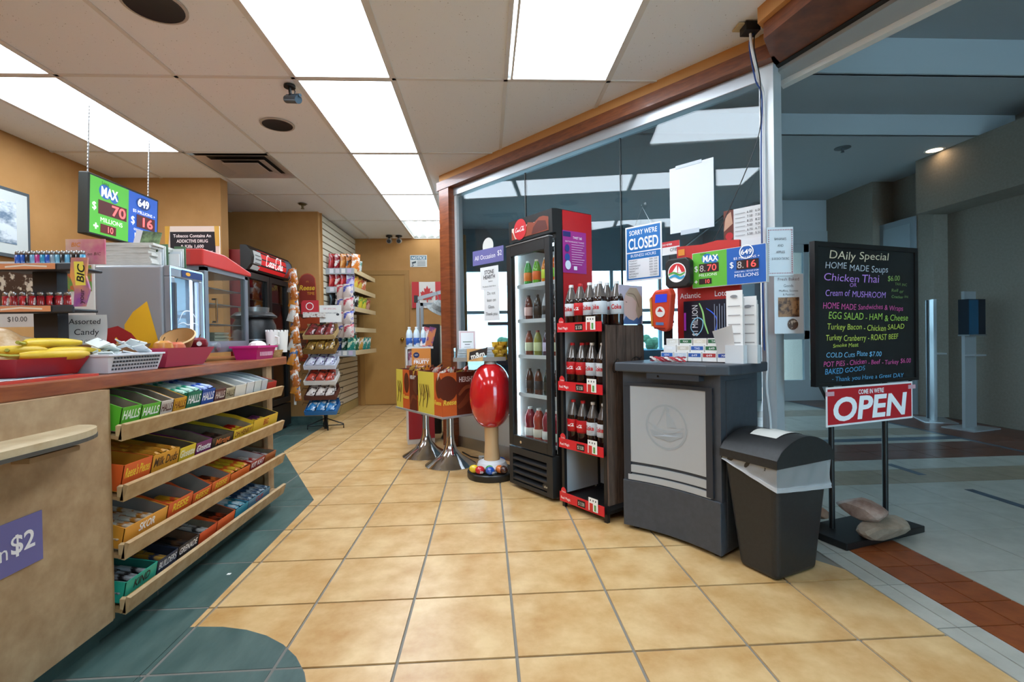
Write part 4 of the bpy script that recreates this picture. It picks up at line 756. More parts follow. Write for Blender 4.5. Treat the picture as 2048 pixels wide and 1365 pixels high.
for k,z in enumerate(RZ):
    s_=MB().box(0,.0,z-.02,RW,RD,z).build('shelf',M('#1a1b1d',.4),RK); MB().box(.0,-.022,z-.025,RW-.005,-.016,z+.032).build('price_rail',COKER,s_)
    decal(s_,'rail_print',[('t','Real Magic',.055,-.008,.016,'#ffffff',{'w':.085}),('r',.16,-.016,.225,.022,'#141414'),('t','$ 3.50',.193,-.008,.02,'#f2f0e0',{'w':.05}),('e',.04,.04,.024,.026,'#d42a30'),('t','Coke',.04,.034,.010,'#ffffff',{'w':.034}),('r',.255,-.015,.33,.062,'#f2f2ee'),('p',[(.262,-.015),(.29,-.015),(.29,.03),(.262,.03)],'#c8342a'),('r',.3,-.01,.315,.025,'#5a9a4a'),('r',.268,.042,.275,.052,'#2a2a2a'),('r',.29,.042,.297,.052,'#2a2a2a'),('r',.31,.042,.317,.052,'#2a2a2a')],o=(0,-.0225,z))
Rr=Matrix.Rotation(RA,4,'Z'); nu={0:0,1:0}; spots=[]
for k,row in ((3,((.045,.06,1),(.125,.06,0),(.205,.06,1),(.292,.055,1),(.345,.14,1),(.17,.15,1),(.26,.15,1))),(2,((.05,.06,0),(.135,.06,0),(.22,.06,1),(.305,.06,1),(.09,.15,0),(.26,.15,1))),(1,((.05,.06,0),(.135,.06,0),(.22,.06,1),(.305,.06,1),(.25,.16,0)))):
    for x,y,dt in row:
        src=PD if dt else PR
        b=src if nu[dt]==0 else copy_tree(src); nu[dt]+=1
        p=Rr@Vector((x,y,0)); b.location=(.463+p.x,3.034+p.y,RZ[k]+.001); b.rotation_euler=(0,0,RA+(0 if y<.1 else .5)+.15*math.sin(x*40)); ww=['','third','second','top'][k]
        T(b,('silver label diet cola bottle with white cap' if dt else 'red label cola bottle with red cap')+' on the '+{3:'top',2:'middle',1:'lower'}[k]+' shelf of the soda rack','bottle','%s bottles on the %s rack shelf'%(('diet cola' if dt else 'cola'),{3:'top',2:'middle',1:'lower'}[k]))
pb=E('portrait_board',(.463,3.034,0),RA); T(pb,'pale portrait board with a woman in profile above the plank side','picture board')
MB().box(RW-.006,.125,1.13,RW,.332,1.36).build('board',M('#cfc8d6',.5,c2='#b8b4c8',sc=4),pb)
decal(pb,'portrait',[('p',[(.02,0),(.19,0),(.20,.05),(.14,.09),(.06,.06)],'#4a6a9a'),('p',[(.08,.03),(.12,.02),(.17,.05),(.16,.17),(.10,.20),(.05,.17),(.03,.13),(.012,.105),(.03,.095),(.025,.08),(.035,.065),(.05,.05)],'#d9b8ae'),('p',[(.05,.175),(.09,.215),(.15,.215),(.195,.16),(.20,.06),(.16,.03),(.14,.08),(.15,.13),(.11,.16),(.07,.165)],'#b9a48e'),('l',[(.07,.18),(.13,.17),(.17,.1)],.008,'#8e7a68',{'s':1}),('l',[(.05,.13),(.062,.127)],.004,'#5a4038')],o=(RW+.0006,.127,1.131),ux=(0,1,0))
# ---- lottery kiosk
KA=math.radians(-52.2); K=E('lottery_kiosk',(.753,2.66,0),KA); T(K,'dark grey lottery kiosk with a curved front and silver sailboat panel','kiosk'); KW=.552; KD=.40
def kc(x): t=max(0,min(1,x/KW)); return .15*t*(1-t)
def curved(x0,x1,z0,z1,off,th,z0b=None,z1b=None):
    n=12; m=MB(); vs=[]
    for i in range(n+1):
        t=i/n; x=x0+(x1-x0)*t; y=kc(x)+off; a=z0 if z0b is None else z0+(z0b-z0)*t; b=z1 if z1b is None else z1+(z1b-z1)*t
        vs+=[(x,y,a),(x,y,b),(x,y+th,b),(x,y+th,a)]
    fs=[]
    for i in range(n):
        q=4*i
        for j in range(4): fs.append((q+j,q+4+j,q+4+(j+1)%4,q+(j+1)%4))
    fs+= [(0,1,2,3),(4*n+3,4*n+2,4*n+1,4*n)]; return m.add(vs,fs)
front=[(KW*i/14,kc(KW*i/14)) for i in range(15)]
MB().prism(front+[(KW,KD),(0,KD)],.27,.868).build('body',DKGREY,K); MB().prism([(x,y-.012) for x,y in front]+[(KW+.012,KD),(-.008,KD)],.02,.272).build('base',DKGREY,K,bevel=.004)
MB().box(.03,.04,0,.06,.07,.02).box(KW-.05,.03,0,KW-.02,.06,.02).box(.03,KD-.05,0,.06,KD-.02,.02).box(KW-.05,KD-.05,0,KW-.02,KD-.02,.02).build('feet',BLACK,K)
SILP=M('#b4b9bd',.4,m=.25)
curved(.012,.045,.28,.80,-.012,.016).build('door_frame',M('#2b2f36',.5),K); curved(.475,.512,.28,.80,-.014,.02).build('door_frame',M('#2b2f36',.5),K); curved(.012,.512,.79,.808,-.014,.02).build('door_frame',M('#2b2f36',.5),K)
curved(.03,.49,.375,.79,-.010,.014).build('silver_panel',SILP,K); curved(.03,.49,.318,.358,-.010,.014).build('silver_stripe',SILP,K); curved(.03,.497,.276,.306,-.012,.014).build('silver_stripe',SILP,K)
lg=decal(K,'sailboat_emblem',[('ring',.25,.585,.118,.108,'#9ca2a7'),('p',[(.155,.565),(.24,.545),(.345,.57),(.34,.545),(.27,.51),(.17,.53)],'#9aa0a5'),('p',[(.19,.575),(.248,.675),(.252,.585),(.31,.585),(.262,.66),(.268,.68),(.245,.70)],'#a0a6aa'),('l',[(.15,.60),(.2,.57),(.27,.56),(.35,.59)],.014,'#a2a8ac',{'s':1})],lift=0)
for v in lg.data.vertices: v.co.y=kc(v.co.x)-.0115
MB().prism([(-.03,-.035),(.50,-.035),(.585,.02),(.60,.12),(.60,KD+.02),(-.03,KD+.02)],.868,.918).build('counter_slab',M('#3f454d',.45),K,bevel=.008,seg=3)
dw=MB().box(.17,-.028,.838,.46,.10,.868).build('drawer',M('#30353c',.45),K); MB().cyl((.24,-.031,.853),(.24,-.028,.853),.006,10).build('lock',CHROME,dw)
MB().box(KW,.05,.05,KW+.004,KD-.03,.84).build('side_panel',DKGREY,K)
KZ=.918
def Kthing(name,x,y,z,label,cat,group=None):
    p=Matrix.Rotation(KA,4,'Z')@Vector((x,y,0)); o=E(name,(.753+p.x,2.66+p.y,z),KA); return T(o,label,cat,group)
rb=Kthing('lottery_stand',.30,.355,KZ,'red lottery stand board with white lettering on the kiosk','lottery stand')
MB().prismY([(-.17,0),(.19,0),(.19,.64),(.07,.655),(-.02,.645),(-.17,.655)],0,.02).build('back_board',M('#bf2a26',.4),rb); decal(rb,'lettering',[('t','Atlantic',-.09,.352,.030,'#ffffff',{'w':.125}),('t','Loto',.09,.352,.030,'#ffffff',{'w':.07}),('r',-.16,.60,-.12,.635,'#e08a2a')],o=(0,-.001,0))
sg=Kthing('jackpot_sign',.45,.30,1.318,'green and blue jackpot sign with red digits above the kiosk','sign')
MB().box(-.195,0,0,.195,.03,.192).build('panel',M('#e6e6e4',.5),sg); MB().box(-.1,.03,.05,-.06,.056,.1).build('bracket',BLACK,sg)
decal(sg,'face',[('r',-.193,.002,-.002,.19,'#62b436'),('r',-.002,.002,.193,.19,'#1d5fb4'),('e',-.11,.155,.03,.026,'#2272b8'),('e',-.07,.148,.025,.022,'#2272b8'),('t','MAX',-.09,.138,.032,'#ffffff',{'w':.085,'b':.03}),('t','Lotto',-.13,.177,.01,'#20401a'),('t','$',-.172,.09,.03,'#ffffff'),('r',-.155,.08,-.045,.128,'#2a1210'),('t','8.',-.135,.087,.034,'#c8c0bc'),('t','70',-.083,.087,.034,'#ff4a48',{'w':.05,'e':1.2}),('t','MILLIONS',-.105,.06,.014,'#f2fbe8',{'w':.10}),('r',-.155,.018,-.085,.048,'#2a1210'),('t','10',-.107,.022,.02,'#ff4a48',{'e':1.2}),('t','+',-.172,.022,.022,'#ffffff',{'b':.04}),
 ('ring',.10,.162,.036,.031,'#ffffff'),('t','649',.10,.15,.024,'#ffffff',{'w':.055,'b':.02}),('t','$5 MILLIONS +',.10,.128,.012,'#ffffff',{'w':.13}),('t','$',.025,.088,.03,'#ffffff'),('r',.05,.075,.16,.122,'#2a1210'),('t','8.',.07,.082,.034,'#c8c0bc'),('t','16',.125,.082,.034,'#ff4a48',{'w':.045,'e':1.2}),('t','GOLD BALL / BOULE D\'OR',.1,.06,.008,'#ffffff',{'w':.12}),('t','MILLIONS',.10,.036,.017,'#ffffff',{'w':.12})],o=(0,0,0))
sq_=Kthing('sailboat_sign',.19,.25,1.325,'round-cornered black sign with a red, white and blue sailboat','sign')
MB().prismY([(-.075+.02*(1-math.cos(a))*0+x,z) for a in (0,) for x,z in [(0,.02),(.02,0),(.13,0),(.15,.02),(.15,.145),(.13,.165),(.02,.165),(0,.145)]],0,.05).build('housing',BLACK,sq_,bevel=.008); MB().box(-.02,.05,.06,.02,.105,.1).build('arm',BLACK,sq_)
decal(sq_,'emblem',[('e',0,.085,.055,.055,'#ffffff'),('p',[(-.05+.1*0,.08)]+[(.05*math.cos(a*math.pi/10),.085+.05*math.sin(a*math.pi/10)) for a in range(10,-1,-1)],'#d02a2e'),('p',[(-.03,.085),(.002,.128),(.004,.085)],'#ffffff'),('p',[(.008,.085),(.012,.12),(.03,.085)],'#ffffff'),('l',[(-.05,.075),(-.02,.085),(.02,.07),(.05,.082)],.012,'#5aa04a',{'s':1}),('l',[(-.045,.058),(-.01,.068),(.02,.052),(.048,.062)],.014,'#2a9ac8',{'s':1})],o=(0,-.0005,0))
scn=Kthing('ticket_scanner',.10,.21,1.08,'orange-red handheld style ticket checker with a blue screen','ticket checker'); scn.rotation_euler=(.08,.05,KA)
MB().prismY([(-.045,.02),(.03,.0),(.055,.02),(.075,.21),(.06,.245),(-.03,.235),(-.055,.2)],0,.06).build('housing',M('#d2452a',.35),scn,bevel=.012,seg=3); MB().prismY([(-.05,.03),(-.04,.03),(-.048,.2),(-.06,.19)],-.004,.05).build('side_trim',M('#c98a3a',.4),scn); MB().box(-.01,.06,-.165,.03,.09,.12).build('stand',BLACK,scn)
decal(scn,'face',[('p',[(-.025,.165),(.05,.17),(.053,.215),(-.02,.212)],'#2a3ac0',{'e':.4}),('e',.008,.115,.03,.03,'#e8e6e2'),('p',[(-.01,.115),(.005,.138),(.026,.115)],'#c22a2a'),('r',-.02,.04,.03,.056,'#5a7ab0'),('r',-.03,.018,.04,.026,'#8a1a14')],o=(0,-.0015,0))
ps_=Kthing('instant_poster',.32,.325,KZ+.118,'dark blue game poster with neon swirls on the lottery stand','poster'); MB().box(-.135,0,0,.135,.006,.215).build('sheet',M('#131a2c',.3),ps_)
decal(ps_,'print',[('t','$1 MILLION',-.05,.02,.034,'#f0f4f8',{'rot':math.pi/2,'al':'L','w':.17}),('l',[(-.06,.02),(-.09,.06),(-.08,.1),(-.05,.12),(-.02,.1),(-.03,.05),(-.06,.02)],.006,'#8ad0f0',{'s':1}),('l',[(-.04,.2),(-.02,.15),(-.01,.09),(.01,.03)],.010,'#a0e08a',{'s':1}),('l',[(.0,.17),(.04,.14),(.06,.1),(.05,.04)],.006,'#3a6af0',{'s':1})]+[('r',.045+.014*i,.03+.01*(i%3),.049+.014*i,.19-.012*(i%2),'#8a94a8') for i in range(6)]+[('r',-.13,.05,-.118,.15,'#b03ac0')],o=(0,-.0005,0))
for v,row in enumerate((('#e8e6de','#2e6a44','#e2dccd','#2e6a44','#b0262e'),('#e6e8ea','#d0c8b8','#2a5aa8','#2f6e46','#2a5aa8'),('#2a6ac0','#c9d4e0','#2a5aa8','#b43a3a','#2a4a9a'))):
    for i,c in enumerate(row):
        t=Kthing('game_slip_pack',.165+i*.081,.235-v*.028,KZ+.002+(.075-.036*v),'white and coloured play slip pack in the clear rack, '+['back','middle','front'][v]+' tier','slip pack','play slips, %s tier'%['back','middle','front'][v])
        MB().box(-.037,0,-.072+.036*v,.037,.012,.048).build('pack',M('#eceae6',.6),t); decal(t,'print',[('r',-.034,.022,.034,.042,c),('t',['649','MAX','KENO','TAG','649'][(i+v)%5],0,.026,.011,'#ffffff',{'w':.03})],o=(0,0,0))
for k,(dx,h,tilt) in enumerate(((.0,.36,0),(.045,.33,.05))):
    t=Kthing('slip_tower',.575-.035+dx,.17+.05*k,KZ,['tall dispenser of white printed slips at the kiosk corner','second tall dispenser of white slips against the post'][k],'slip dispenser'); MB().box(-.045,0,0,.045,.04,.09).build('holder',M('#d9dadb',.3),t)
    for q in range(3): MB().box(-.04,.008+q*.009,.02,.04,.012+q*.009,h-.02*q).build('slip',M(['#eeecea','#e6e2df','#ece6e4'][q],.7),t)
    decal(t,'print',[('r',-.03,.10+i*.045,.03,.105+i*.045,'#a8a4a4') for i in range(5)]+[('e',0,.33-.05*k,.018,.008,'#8a8a8e')],o=(0,.007,0))
fl_=Kthing('curled_slips',.50,.12,KZ,'curled white slips leaning out of the dispenser','slips'); MB().grid(lambda u,v:(-.05+.09*u,.06-.05*v*v*(1-u*.4),.02+.14*v+.03*u*v),6,8).build('slip_sheet',M('#dcd4cf',.7),fl_,smooth=True)
rib=Kthing('ribbon',.22,.10,KZ+.002,'red and white ribbon scraps lying on the kiosk top','ribbon'); rg=random.Random(4)
for k in range(6): MB().grid(lambda u,v:(-.11+.2*u+.01*v,.02*math.sin(6*u+k)+.015*(k-3)*.4,.012+.012*math.sin(11*u+2*k)+.006*v),12,1).build('strand',M(['#c23a44','#e8dcd8','#a02a3a'][k%3],.5),rib,smooth=True)
# ---- signs on the shop window
def Gthing(name,t,off,z,label,cat,group=None):
    p=G0+gd*t-gn*off; o=E(name,(p.x,p.y,z),GA); return T(o,label,cat,group)
oc=Gthing('hanging_notice',.477,.02,1.735,'purple All Occasion notice with a rounded white tag on the window','sign'); MB().box(-.215,0,0,.215,.003,.135).build('card',M('#6c69a2',.5),oc); MB().lathe([(0,0),(.075,0),(.075,.002),(0,.002)],20,(0,.006,.16),ax=(0,1,0)).build('tag',M('#d9d8d2',.5),oc)
decal(oc,'lettering',[('t','All Occasion',-.04,.045,.042,'#f4f2f6',{'w':.29}),('t','$2',.165,.055,.045,'#f4f2f6',{'w':.055})],o=(0,0,0))
st=Gthing('product_notice',.495,.02,1.5,'white bread brand notice under the purple notice on the window','sign'); MB().box(-.125,0,0,.125,.002,.205).build('sheet',M('#e4e6e6',.6),st); decal(st,'lettering',[('t','STONE',0,.14,.034,'#26262a',{'w':.13,'b':.02}),('t','HEARTH',0,.095,.034,'#26262a',{'w':.16,'b':.02}),('t','bakery',.02,.065,.014,'#5a5a5e',{'w':.06,'sh':.3}),('t','Products Sold Here',0,.02,.014,'#3a3a3e',{'w':.18})],o=(0,0,0))
dn=Gthing('window_notice',.518,.018,1.215,'white notice asking not to lean on the glass','sign'); MB().box(-.105,0,0,.105,.002,.295).build('sheet',M('#e6e8e8',.6),dn); decal(dn,'lettering',[('t',a,0,.235-i*.062,.028,'#2a2a2c',{'w':w_}) for i,(a,w_) in enumerate((('Do not',.11),('lean on',.12),('Glass.',.09),('Thank you',.16)))],o=(0,0,0))
cs=Gthing('hours_sign',2.083,.025,1.427,'blue and white Sorry We\'re Closed opening hours sign hung on the window','sign')
MB().box(-.137,0,0,.137,.004,.373).build('board',M('#f0f1f2',.5),cs); hrs=[('MONDAY','8:00  3:00'),('TUESDAY','8:00  3:00'),('WEDNESDAY','8:00  3:00'),('THURSDAY','8:00  3:00'),('FRIDAY','8:00  3:00'),('SATURDAY','CLOSED'),('SUNDAY','CLOSED')]
decal(cs,'face',[('r',-.127,.20,.127,.363,'#1c70b8'),('t','SORRY WE\'RE',0,.313,.032,'#ffffff',{'w':.21,'b':.01}),('t','CLOSED',0,.218,.072,'#ffffff',{'w':.225,'b':.02}),('r',-.127,.012,.127,.192,'#1c70b8'),('t','BUSINESS HOURS',0,.165,.019,'#ffffff',{'w':.19}),('r',-.115,.022,.115,.150,'#f0f1f2')]+[('t',a,-.108,.134-i*.0175,.010,'#1c2a3a',{'al':'L'}) for i,(a,b) in enumerate(hrs)]+[('t',b,.105,.134-i*.0175,.010,'#1c2a3a',{'al':'R'}) for i,(a,b) in enumerate(hrs)],o=(0,0,0),lift=.0004)
hk=MB().tube([(-.06,0,.373),(0,-.004,.49),(.06,0,.373)],.0012,6).build('string',STEEL,cs); MB().lathe([(.025,0),(.022,.006),(.008,.012),(.005,.02),(0,.02)],16,(0,.022,.505),ax=(0,-1,0)).build('suction_hook',glassmat('acrylic',(.93,.95,.95),1.45,.8),cs,smooth=True)
wp_=Gthing('paper_sheet',2.42,.02,1.705,'large blank white sheet taped to the shop window','paper'); MB().box(-.142,0,0,.142,.002,.412).build('sheet',M('#dfe3e8',.7),wp_); MB().box(-.07,-.002,-.018,.05,.001,.01).build('tape',M('#c4ccd4',.3),wp_); MB().box(-.1,-.0022,.40,.07,.001,.42).build('tape',M('#c4ccd4',.3),wp_)
mn=Gthing('price_menu',2.735,.03,1.60,'white price list with a cola picture on the shop window','sign'); MB().box(-.112,0,0,.10,.003,.18).build('sheet',M('#dedfdf',.6),mn)
decal(mn,'print',[('r',-.112,0,-.055,.18,'#6a2f22'),('p',[(-.112,.06),(-.06,.1),(-.07,.17),(-.1,.15)],'#c99a80'),('e',-.08,.03,.022,.022,'#c4242c')]+[('t',['6.00','7.50','8.25','9.00','6.75','5.50'][i],x,.145-i*.025,.013,'#1c1c1e',{'w':.03}) for i in range(6) for x in (.035,.08)]+[('r',-.045,.148-i*.025,.01,.151-i*.025,'#9a9a9a') for i in range(6)],o=(0,0,0))
cf_=Gthing('member_card',2.27,.02,1.575,'small red and white member sign behind the lottery stand','sign'); MB().box(-.07,0,0,.07,.003,.085).build('card',M('#e8e6e4',.6),cf_); decal(cf_,'print',[('r',-.07,.05,.07,.085,'#c42a30'),('t','PROUD MEMBER',-.02,.06,.012,'#ffffff',{'w':.08}),('t','CFIB',.03,.02,.02,'#2a2a2a',{'w':.05})],o=(0,0,0))
wbx=Gthing('white_board',2.66,.035,1.44,'white backing board behind the jackpot sign','board'); MB().box(-.28,0,0,.17,.012,.16).build('sheet',M('#e2e4e6',.6),wbx)
# ================================================================== ceiling fittings
for (x,y,r,l) in ((-1.549,2.42,.125,'black recessed can light over the near shop floor'),(-1.519,3.723,.105,'black recessed can light beside the air vent')):
    c=E('can_light',(x,y,CE)); T(c,l,'can light'); MB().lathe([(r,-.004),(r+.014,-.002),(r+.014,.004),(r,.004)],32,cap=False).build('trim_ring',M('#b8b0a8',.5),c,smooth=True); MB().lathe([(r,-.003),(r*.8,.004),(0,.004)],32,cap=False).build('baffle',M('#101114',.5),c,smooth=True)
vn=E('air_vent',(-2.165,4.63,CE)); T(vn,'square metal ceiling air diffuser with stepped louvres','vent'); VM=M('#c9c0ba',.3,m=.35); VD=M('#2a2624',.8)
MB().box(-.33,-.30,.02,.33,.30,.03).build('duct',VD,vn)
for a,b,z in ((.33,.25,-.004),(.245,.165,-.012),(.155,.0,-.018)):
    fb=(.30/.33); m=MB()
    if b: 
        o_=[(-a,-a*fb),(a,-a*fb),(a,a*fb),(-a,a*fb)]; i_=[(-b,-b*fb),(b,-b*fb),(b,b*fb),(-b,b*fb)]
        m.add([(x,y,z) for x,y in o_]+[(x,y,z+.022) for x,y in i_],[(k,4+k,4+(k+1)%4,(k+1)%4) for k in range(4)])
    else: m.box(-a,-a*fb,z,a,a*fb,z+.008)
    m.build('louvre',VM,vn)
sc1=E('security_camera',(-1.206,3.15,CE)); T(sc1,'small dark bullet camera hanging from the ceiling grid','camera'); MB().cyl((0,0,-.012),(0,0,.0),.035,14).build('mount',BLACK,sc1); MB().cyl((0,0,-.012),(.005,0,-.06),.010,10).ball((.006,0,-.065),.016,.016,.016).build('joint',BLACK,sc1,smooth=True); MB().cyl((-.03,.03,-.07),(.075,-.06,-.115),.024,16).cyl((-.028,.028,-.05),(.09,-.07,-.093),.010,8).build('barrel',M('#3a4a55',.3,m=.4),sc1,smooth=True); MB().tube([(.01,.005,-.005),(.03,.01,-.03),(.02,.015,-.07)],.004,6).build('cable',BLACK,sc1)
sp=E('sprinkler',(-2.128,5.873,CE)); T(sp,'brass sprinkler head on the shop ceiling','sprinkler'); MB().lathe([(.045,0),(.04,-.012),(.015,-.02),(.012,-.05),(.02,-.055),(.02,-.058),(0,-.058)][::-1],14).build('head',M('#6a5c3e',.4,m=.7),sp,smooth=True); MB().lathe([(.0,-.002),(.055,-.002),(.05,.0)],16).build('escutcheon',STEEL,sp)
for k,x in enumerate((-1.48,-1.33)):
    c=E('dome_camera',(x,7.7,CE)); T(c,['left','right'][k] and ['small bullet camera near the back door side','small bullet camera next to the bare tubes'][k],'camera'); MB().cyl((0,0,-.02),(0,0,0),.05,14).cyl((0,0,-.05),(0,0,-.02),.016,10).build('mount',BLACK,c); MB().cyl((.0,.06,-.07),(.01,-.08,-.10),.038,14).build('barrel',M('#9a9a9a',.3,m=.4),c,smooth=True); MB().cyl((.0095,-.075,-.099),(.0105,-.083,-.1008),.03,14).build('lens',BLACK,c)
# ================================================================== alcove: cola cooler, snack strip, standee, wire rack
CC=E('cola_cooler',(-2.42,5.10,0)); T(CC,'tall double door soft drink cooler with a red curved header in the alcove','cooler')
MB().box(-.62,0,.0,-.06,1.05,2.0).build('cabinet',M('#7d1216',.4),CC); MB().box(-.06,0,.04,.0,1.05,.30).build('kick_panel',BLACK,CC)
hd=MB().prismY([(-.06,1.80),(.0,1.80),(.045,1.86),(.055,1.93),(.04,2.0),(-.0,2.05),(-.06,2.05)],0,1.05).build('header',BLACK,CC,smooth=False); 
hp=decal(hd,'header_print',[('r',.17,1.82,.96,2.02,'#cf1f24',{'e':.35}),('r',.05,1.81,.22,2.0,'#c9cac9'),('r',.86,1.82,1.02,2.02,'#5f6c80'),('p',[(.86,1.82),(.99,1.82),(.93,1.93)],'#b8382a'),('script',.31,1.875,.125,'#ffffff',{'w':.10,'e':.4})]+[('r',.075,1.95-.04*i,.2,1.96-.04*i,'#6a6a6c') for i in range(3)],lift=0,ux=(0,1,0))
def hx(z):
    P=[(.0,1.80),(.045,1.86),(.055,1.93),(.04,2.0),(0,2.05)]
    for (a,b),(c,d_) in zip(P,P[1:]):
        if b<=z<=d_: return a+(c-a)*(z-b)/(d_-b)
    return 0
bm_=bmesh.new(); bm_.from_mesh(hp.data); bmesh.ops.subdivide_edges(bm_,edges=[e for e in bm_.edges if abs(e.verts[0].co.z-e.verts[1].co.z)>.1],cuts=5,use_grid_fill=True)
for v in bm_.verts: v.co.x=hx(v.co.z)+.0015
bm_.to_mesh(hp.data); bm_.free()
for i,p_ in enumerate(hp.data.polygons):
    for vi in p_.vertices: pass
off=.0
mi=[p.material_index for p in hp.data.polygons]
for p in hp.data.polygons:
    for vi in p.vertices: hp.data.vertices[vi].co.x=max(hp.data.vertices[vi].co.x,hx(hp.data.vertices[vi].co.z)+.0015+.0012*p.material_index)
dg=glassmat('cooler_door',(.55,.6,.6),1.5,1.6)
for k in range(2):
    y0=k*.525; d_=MB().box(-.06,y0+.005,.32,.0,y0+.06,1.78).box(-.06,y0+.465,.32,0,y0+.52,1.78).box(-.06,y0+.06,1.72,0,y0+.465,1.78).box(-.06,y0+.06,.32,0,y0+.465,.38).build('door',BLACK,CC); MB().box(-.03,y0+.06,.38,-.026,y0+.465,1.72).build('pane',dg,d_); MB().box(0,y0+(.47 if k==0 else .02),.8,.02,y0+(.485 if k==0 else .035),1.3).build('handle',STEEL,d_)
for z in (.5,.85,1.2,1.5):
    MB().box(-.0615,.03,z,-.045,1.02,z+.01).build('shelf',STEEL,CC)
# snack bags
BG={}
def bagmesh(c,c2,w=.13,h=.19,d=.024,sc=16):
    k=(c,c2,w,h)
    if k not in BG:
        def side(s):
            def f(u,v):
                a=math.sin(math.pi*u)**.6*math.sin(math.pi*v)**.5 if 0<u<1 and 0<v<1 else 0
                return ((u-.5)*w*(1-.06*math.sin(math.pi*v)),s*d*a*(1+.12*math.sin(9*u+5*v)),v*h)
            return f
        BG[k]=MB().grid(side(-1),7,8).grid(side(1),7,8).mesh('bag',M(c,.22,c2=c2,sc=sc,lo=.52,hi=.57,coat=.3),True)
    return BG[k]
def bag(loc,rz,c,c2,label,grp,cat='snack bag',w=.13,h=.19,tilt=0,roll=0):
    o=bpy.data.objects.new('snack_bag',bagmesh(c,c2,w,h)); COL.objects.link(o); o.location=loc; o.rotation_euler=(tilt,roll,rz); T(o,label,cat,grp); return o
ss=E('clip_strip',(-2.27,5.90,.3)); T(ss,'hanging clip strip for snack bags beside the cola cooler','clip strip'); MB().box(-.012,0,.0,.012,.004,1.62).build('strip',M('#d8d4cc',.5),ss)
rg=random.Random(8)
for i in range(17):
    z=.35+i*.085; bag((-2.25+(-.03 if i%2 else .04)+rg.uniform(-.015,.015),5.87-.02*(i%3),z),.15*(i%3-1),['#c9742a','#d98a34','#b8662a','#d6d2cc'][i%4],['#e9e4dc','#3a6a9a','#f0e8dc','#c9742a'][i%4],'orange and white snack bag hanging on the clip strip','snack bags on the clip strip',w=.09,h=.20,roll=.25*(1 if i%2 else -.6))
rs=E('cardboard_standee',(-2.215,6.235,.80)); T(rs,'orange cardboard chocolate cup standee against the alcove wall','standee')
out=[(-.15,0),(.15,0),(.155,.30),(.145,.55),(.105,.72),(.10,.95)]+[(.10*math.cos(a*math.pi/8),1.0+.10*math.sin(a*math.pi/8)) for a in range(1,8)]+[(-.10,.95),(-.105,.72),(-.145,.55),(-.155,.30)]
MB().prismY(out,-.012,0).build('board',M('#b84a26',.45),rs)
decal(rs,'print',[('p',[(x*.96,.70+(z-.70)*.97) for x,z in out if z>.70],'#8c2f20'),('t','IT\'S',0,.985,.018,'#f0a83a',{'w':.03}),('t','Reese',-.005,.89,.06,'#f2c63a',{'w':.19,'b':.02,'sh':.2}),('t','TIME',.04,.83,.036,'#f0a83a',{'w':.09}),('e',-.01,.66,.135,.075,'#4a2416'),('p',[(-.13,.63),(.12,.66),(.1,.57),(-.06,.53),(-.11,.57)],'#5a2c1a'),('p',[(-.06,.56),(.1,.62),(.12,.66),(.02,.65),(-.06,.60)],'#d09a4a')]+[('p',[(-.13,.36-.09*i),(-.02,.36-.09*i),(-.03,.28-.09*i),(-.12,.28-.09*i)],['#5a2f1c','#6a3a20'][i%2]) for i in range(3)]+[('e',-.075,.365,.055,.014,'#c98a3a')],o=(0,-.012,0))
# wire rack
WR=E('wire_rack',(-1.93,5.93,0)); T(WR,'black wire candy rack on a four foot base in front of the slatted wall','wire rack'); m=MB()
BKW=M('#17181a',.4,m=.4)
for a in range(4):
    c,s=math.cos(a*math.pi/2+.3),math.sin(a*math.pi/2+.3); MB().tube([(0,0,.13),(.21*c,.12*s,.05),(.21*c,.12*s,0)],.007,6).tube([(0,0,.04),(.21*c,.12*s,.04)],.006,6).build('leg',BKW,WR)
MB().box(-.02,-.0,.0,.02,.03,1.45).build('mast',BKW,WR)
TZ=[.17,.345,.52,.70,.88,1.05]
for z in TZ:
    MB().tube([(-.20,-.13,z+.03),(-.20,.04,z+.14),(.20,.04,z+.14),(.20,-.13,z+.03),(-.20,-.13,z+.03)],.004,6).tube([(-.10,-.13,z+.03),(-.07,-.15,z+.085),(.07,-.15,z+.085),(.10,-.13,z+.03)],.003,6).tube([(-.20,-.0,z+.14),(-.25,-.02,z+.15),(-.26,-.02,z+.12)],.003,6).build('wire_tray',BKW,WR)
tray=[('#2a7ab8','#e6f0f4','bright blue wrapped bars on the lowest wire tray'),('#5a2f22','#d8ccc4','brown carton of bars on the second wire tray'),('#dcd8d4','#b8402e','white carton on the third wire tray'),('#cfd2e0','#4a2a6a','white and purple bags on the fourth wire tray'),('#7a5a2a','#c9a24a','brown and gold cakes on the fifth wire tray'),('#b89a6a','#7a2a2a','kraft carton of wrapped chocolates on the top wire tray')]
for k,(c,c2,l) in enumerate(tray):
    t=E('candy_tray_box',(-1.93,5.845,TZ[k]+.07)); t.rotation_euler=(.5,0,0); T(t,l,'box'); m=MB().box(-.18,-.10,0,.18,.10,.006); 
    for b in ((-.18,-.10,-.175,.10),(.175,-.10,.18,.10),(-.175,-.10,.175,-.095),(-.175,.095,.175,.10)): m.box(b[0],b[1],.006,b[2],b[3],.055 if b[3]<.1 or b[1]<0 else .1)
    m.build('carton',M(c if k!=0 else '#2a6aa8',.5),t)
    for q in range(6): 
        o=bpy.data.objects.new('wrapped_piece',bagmesh(c if k in (0,3,4) else c2,c2 if k in (0,3,4) else '#3a2420',.10,.12,sc=24)); COL.objects.link(o); o.parent=t; o.location=(-.12+.115*(q%3),-.07+.08*(q//3),.045); o.rotation_euler=(-1.2+.1*(q%2),0,.2*(q%3-1))
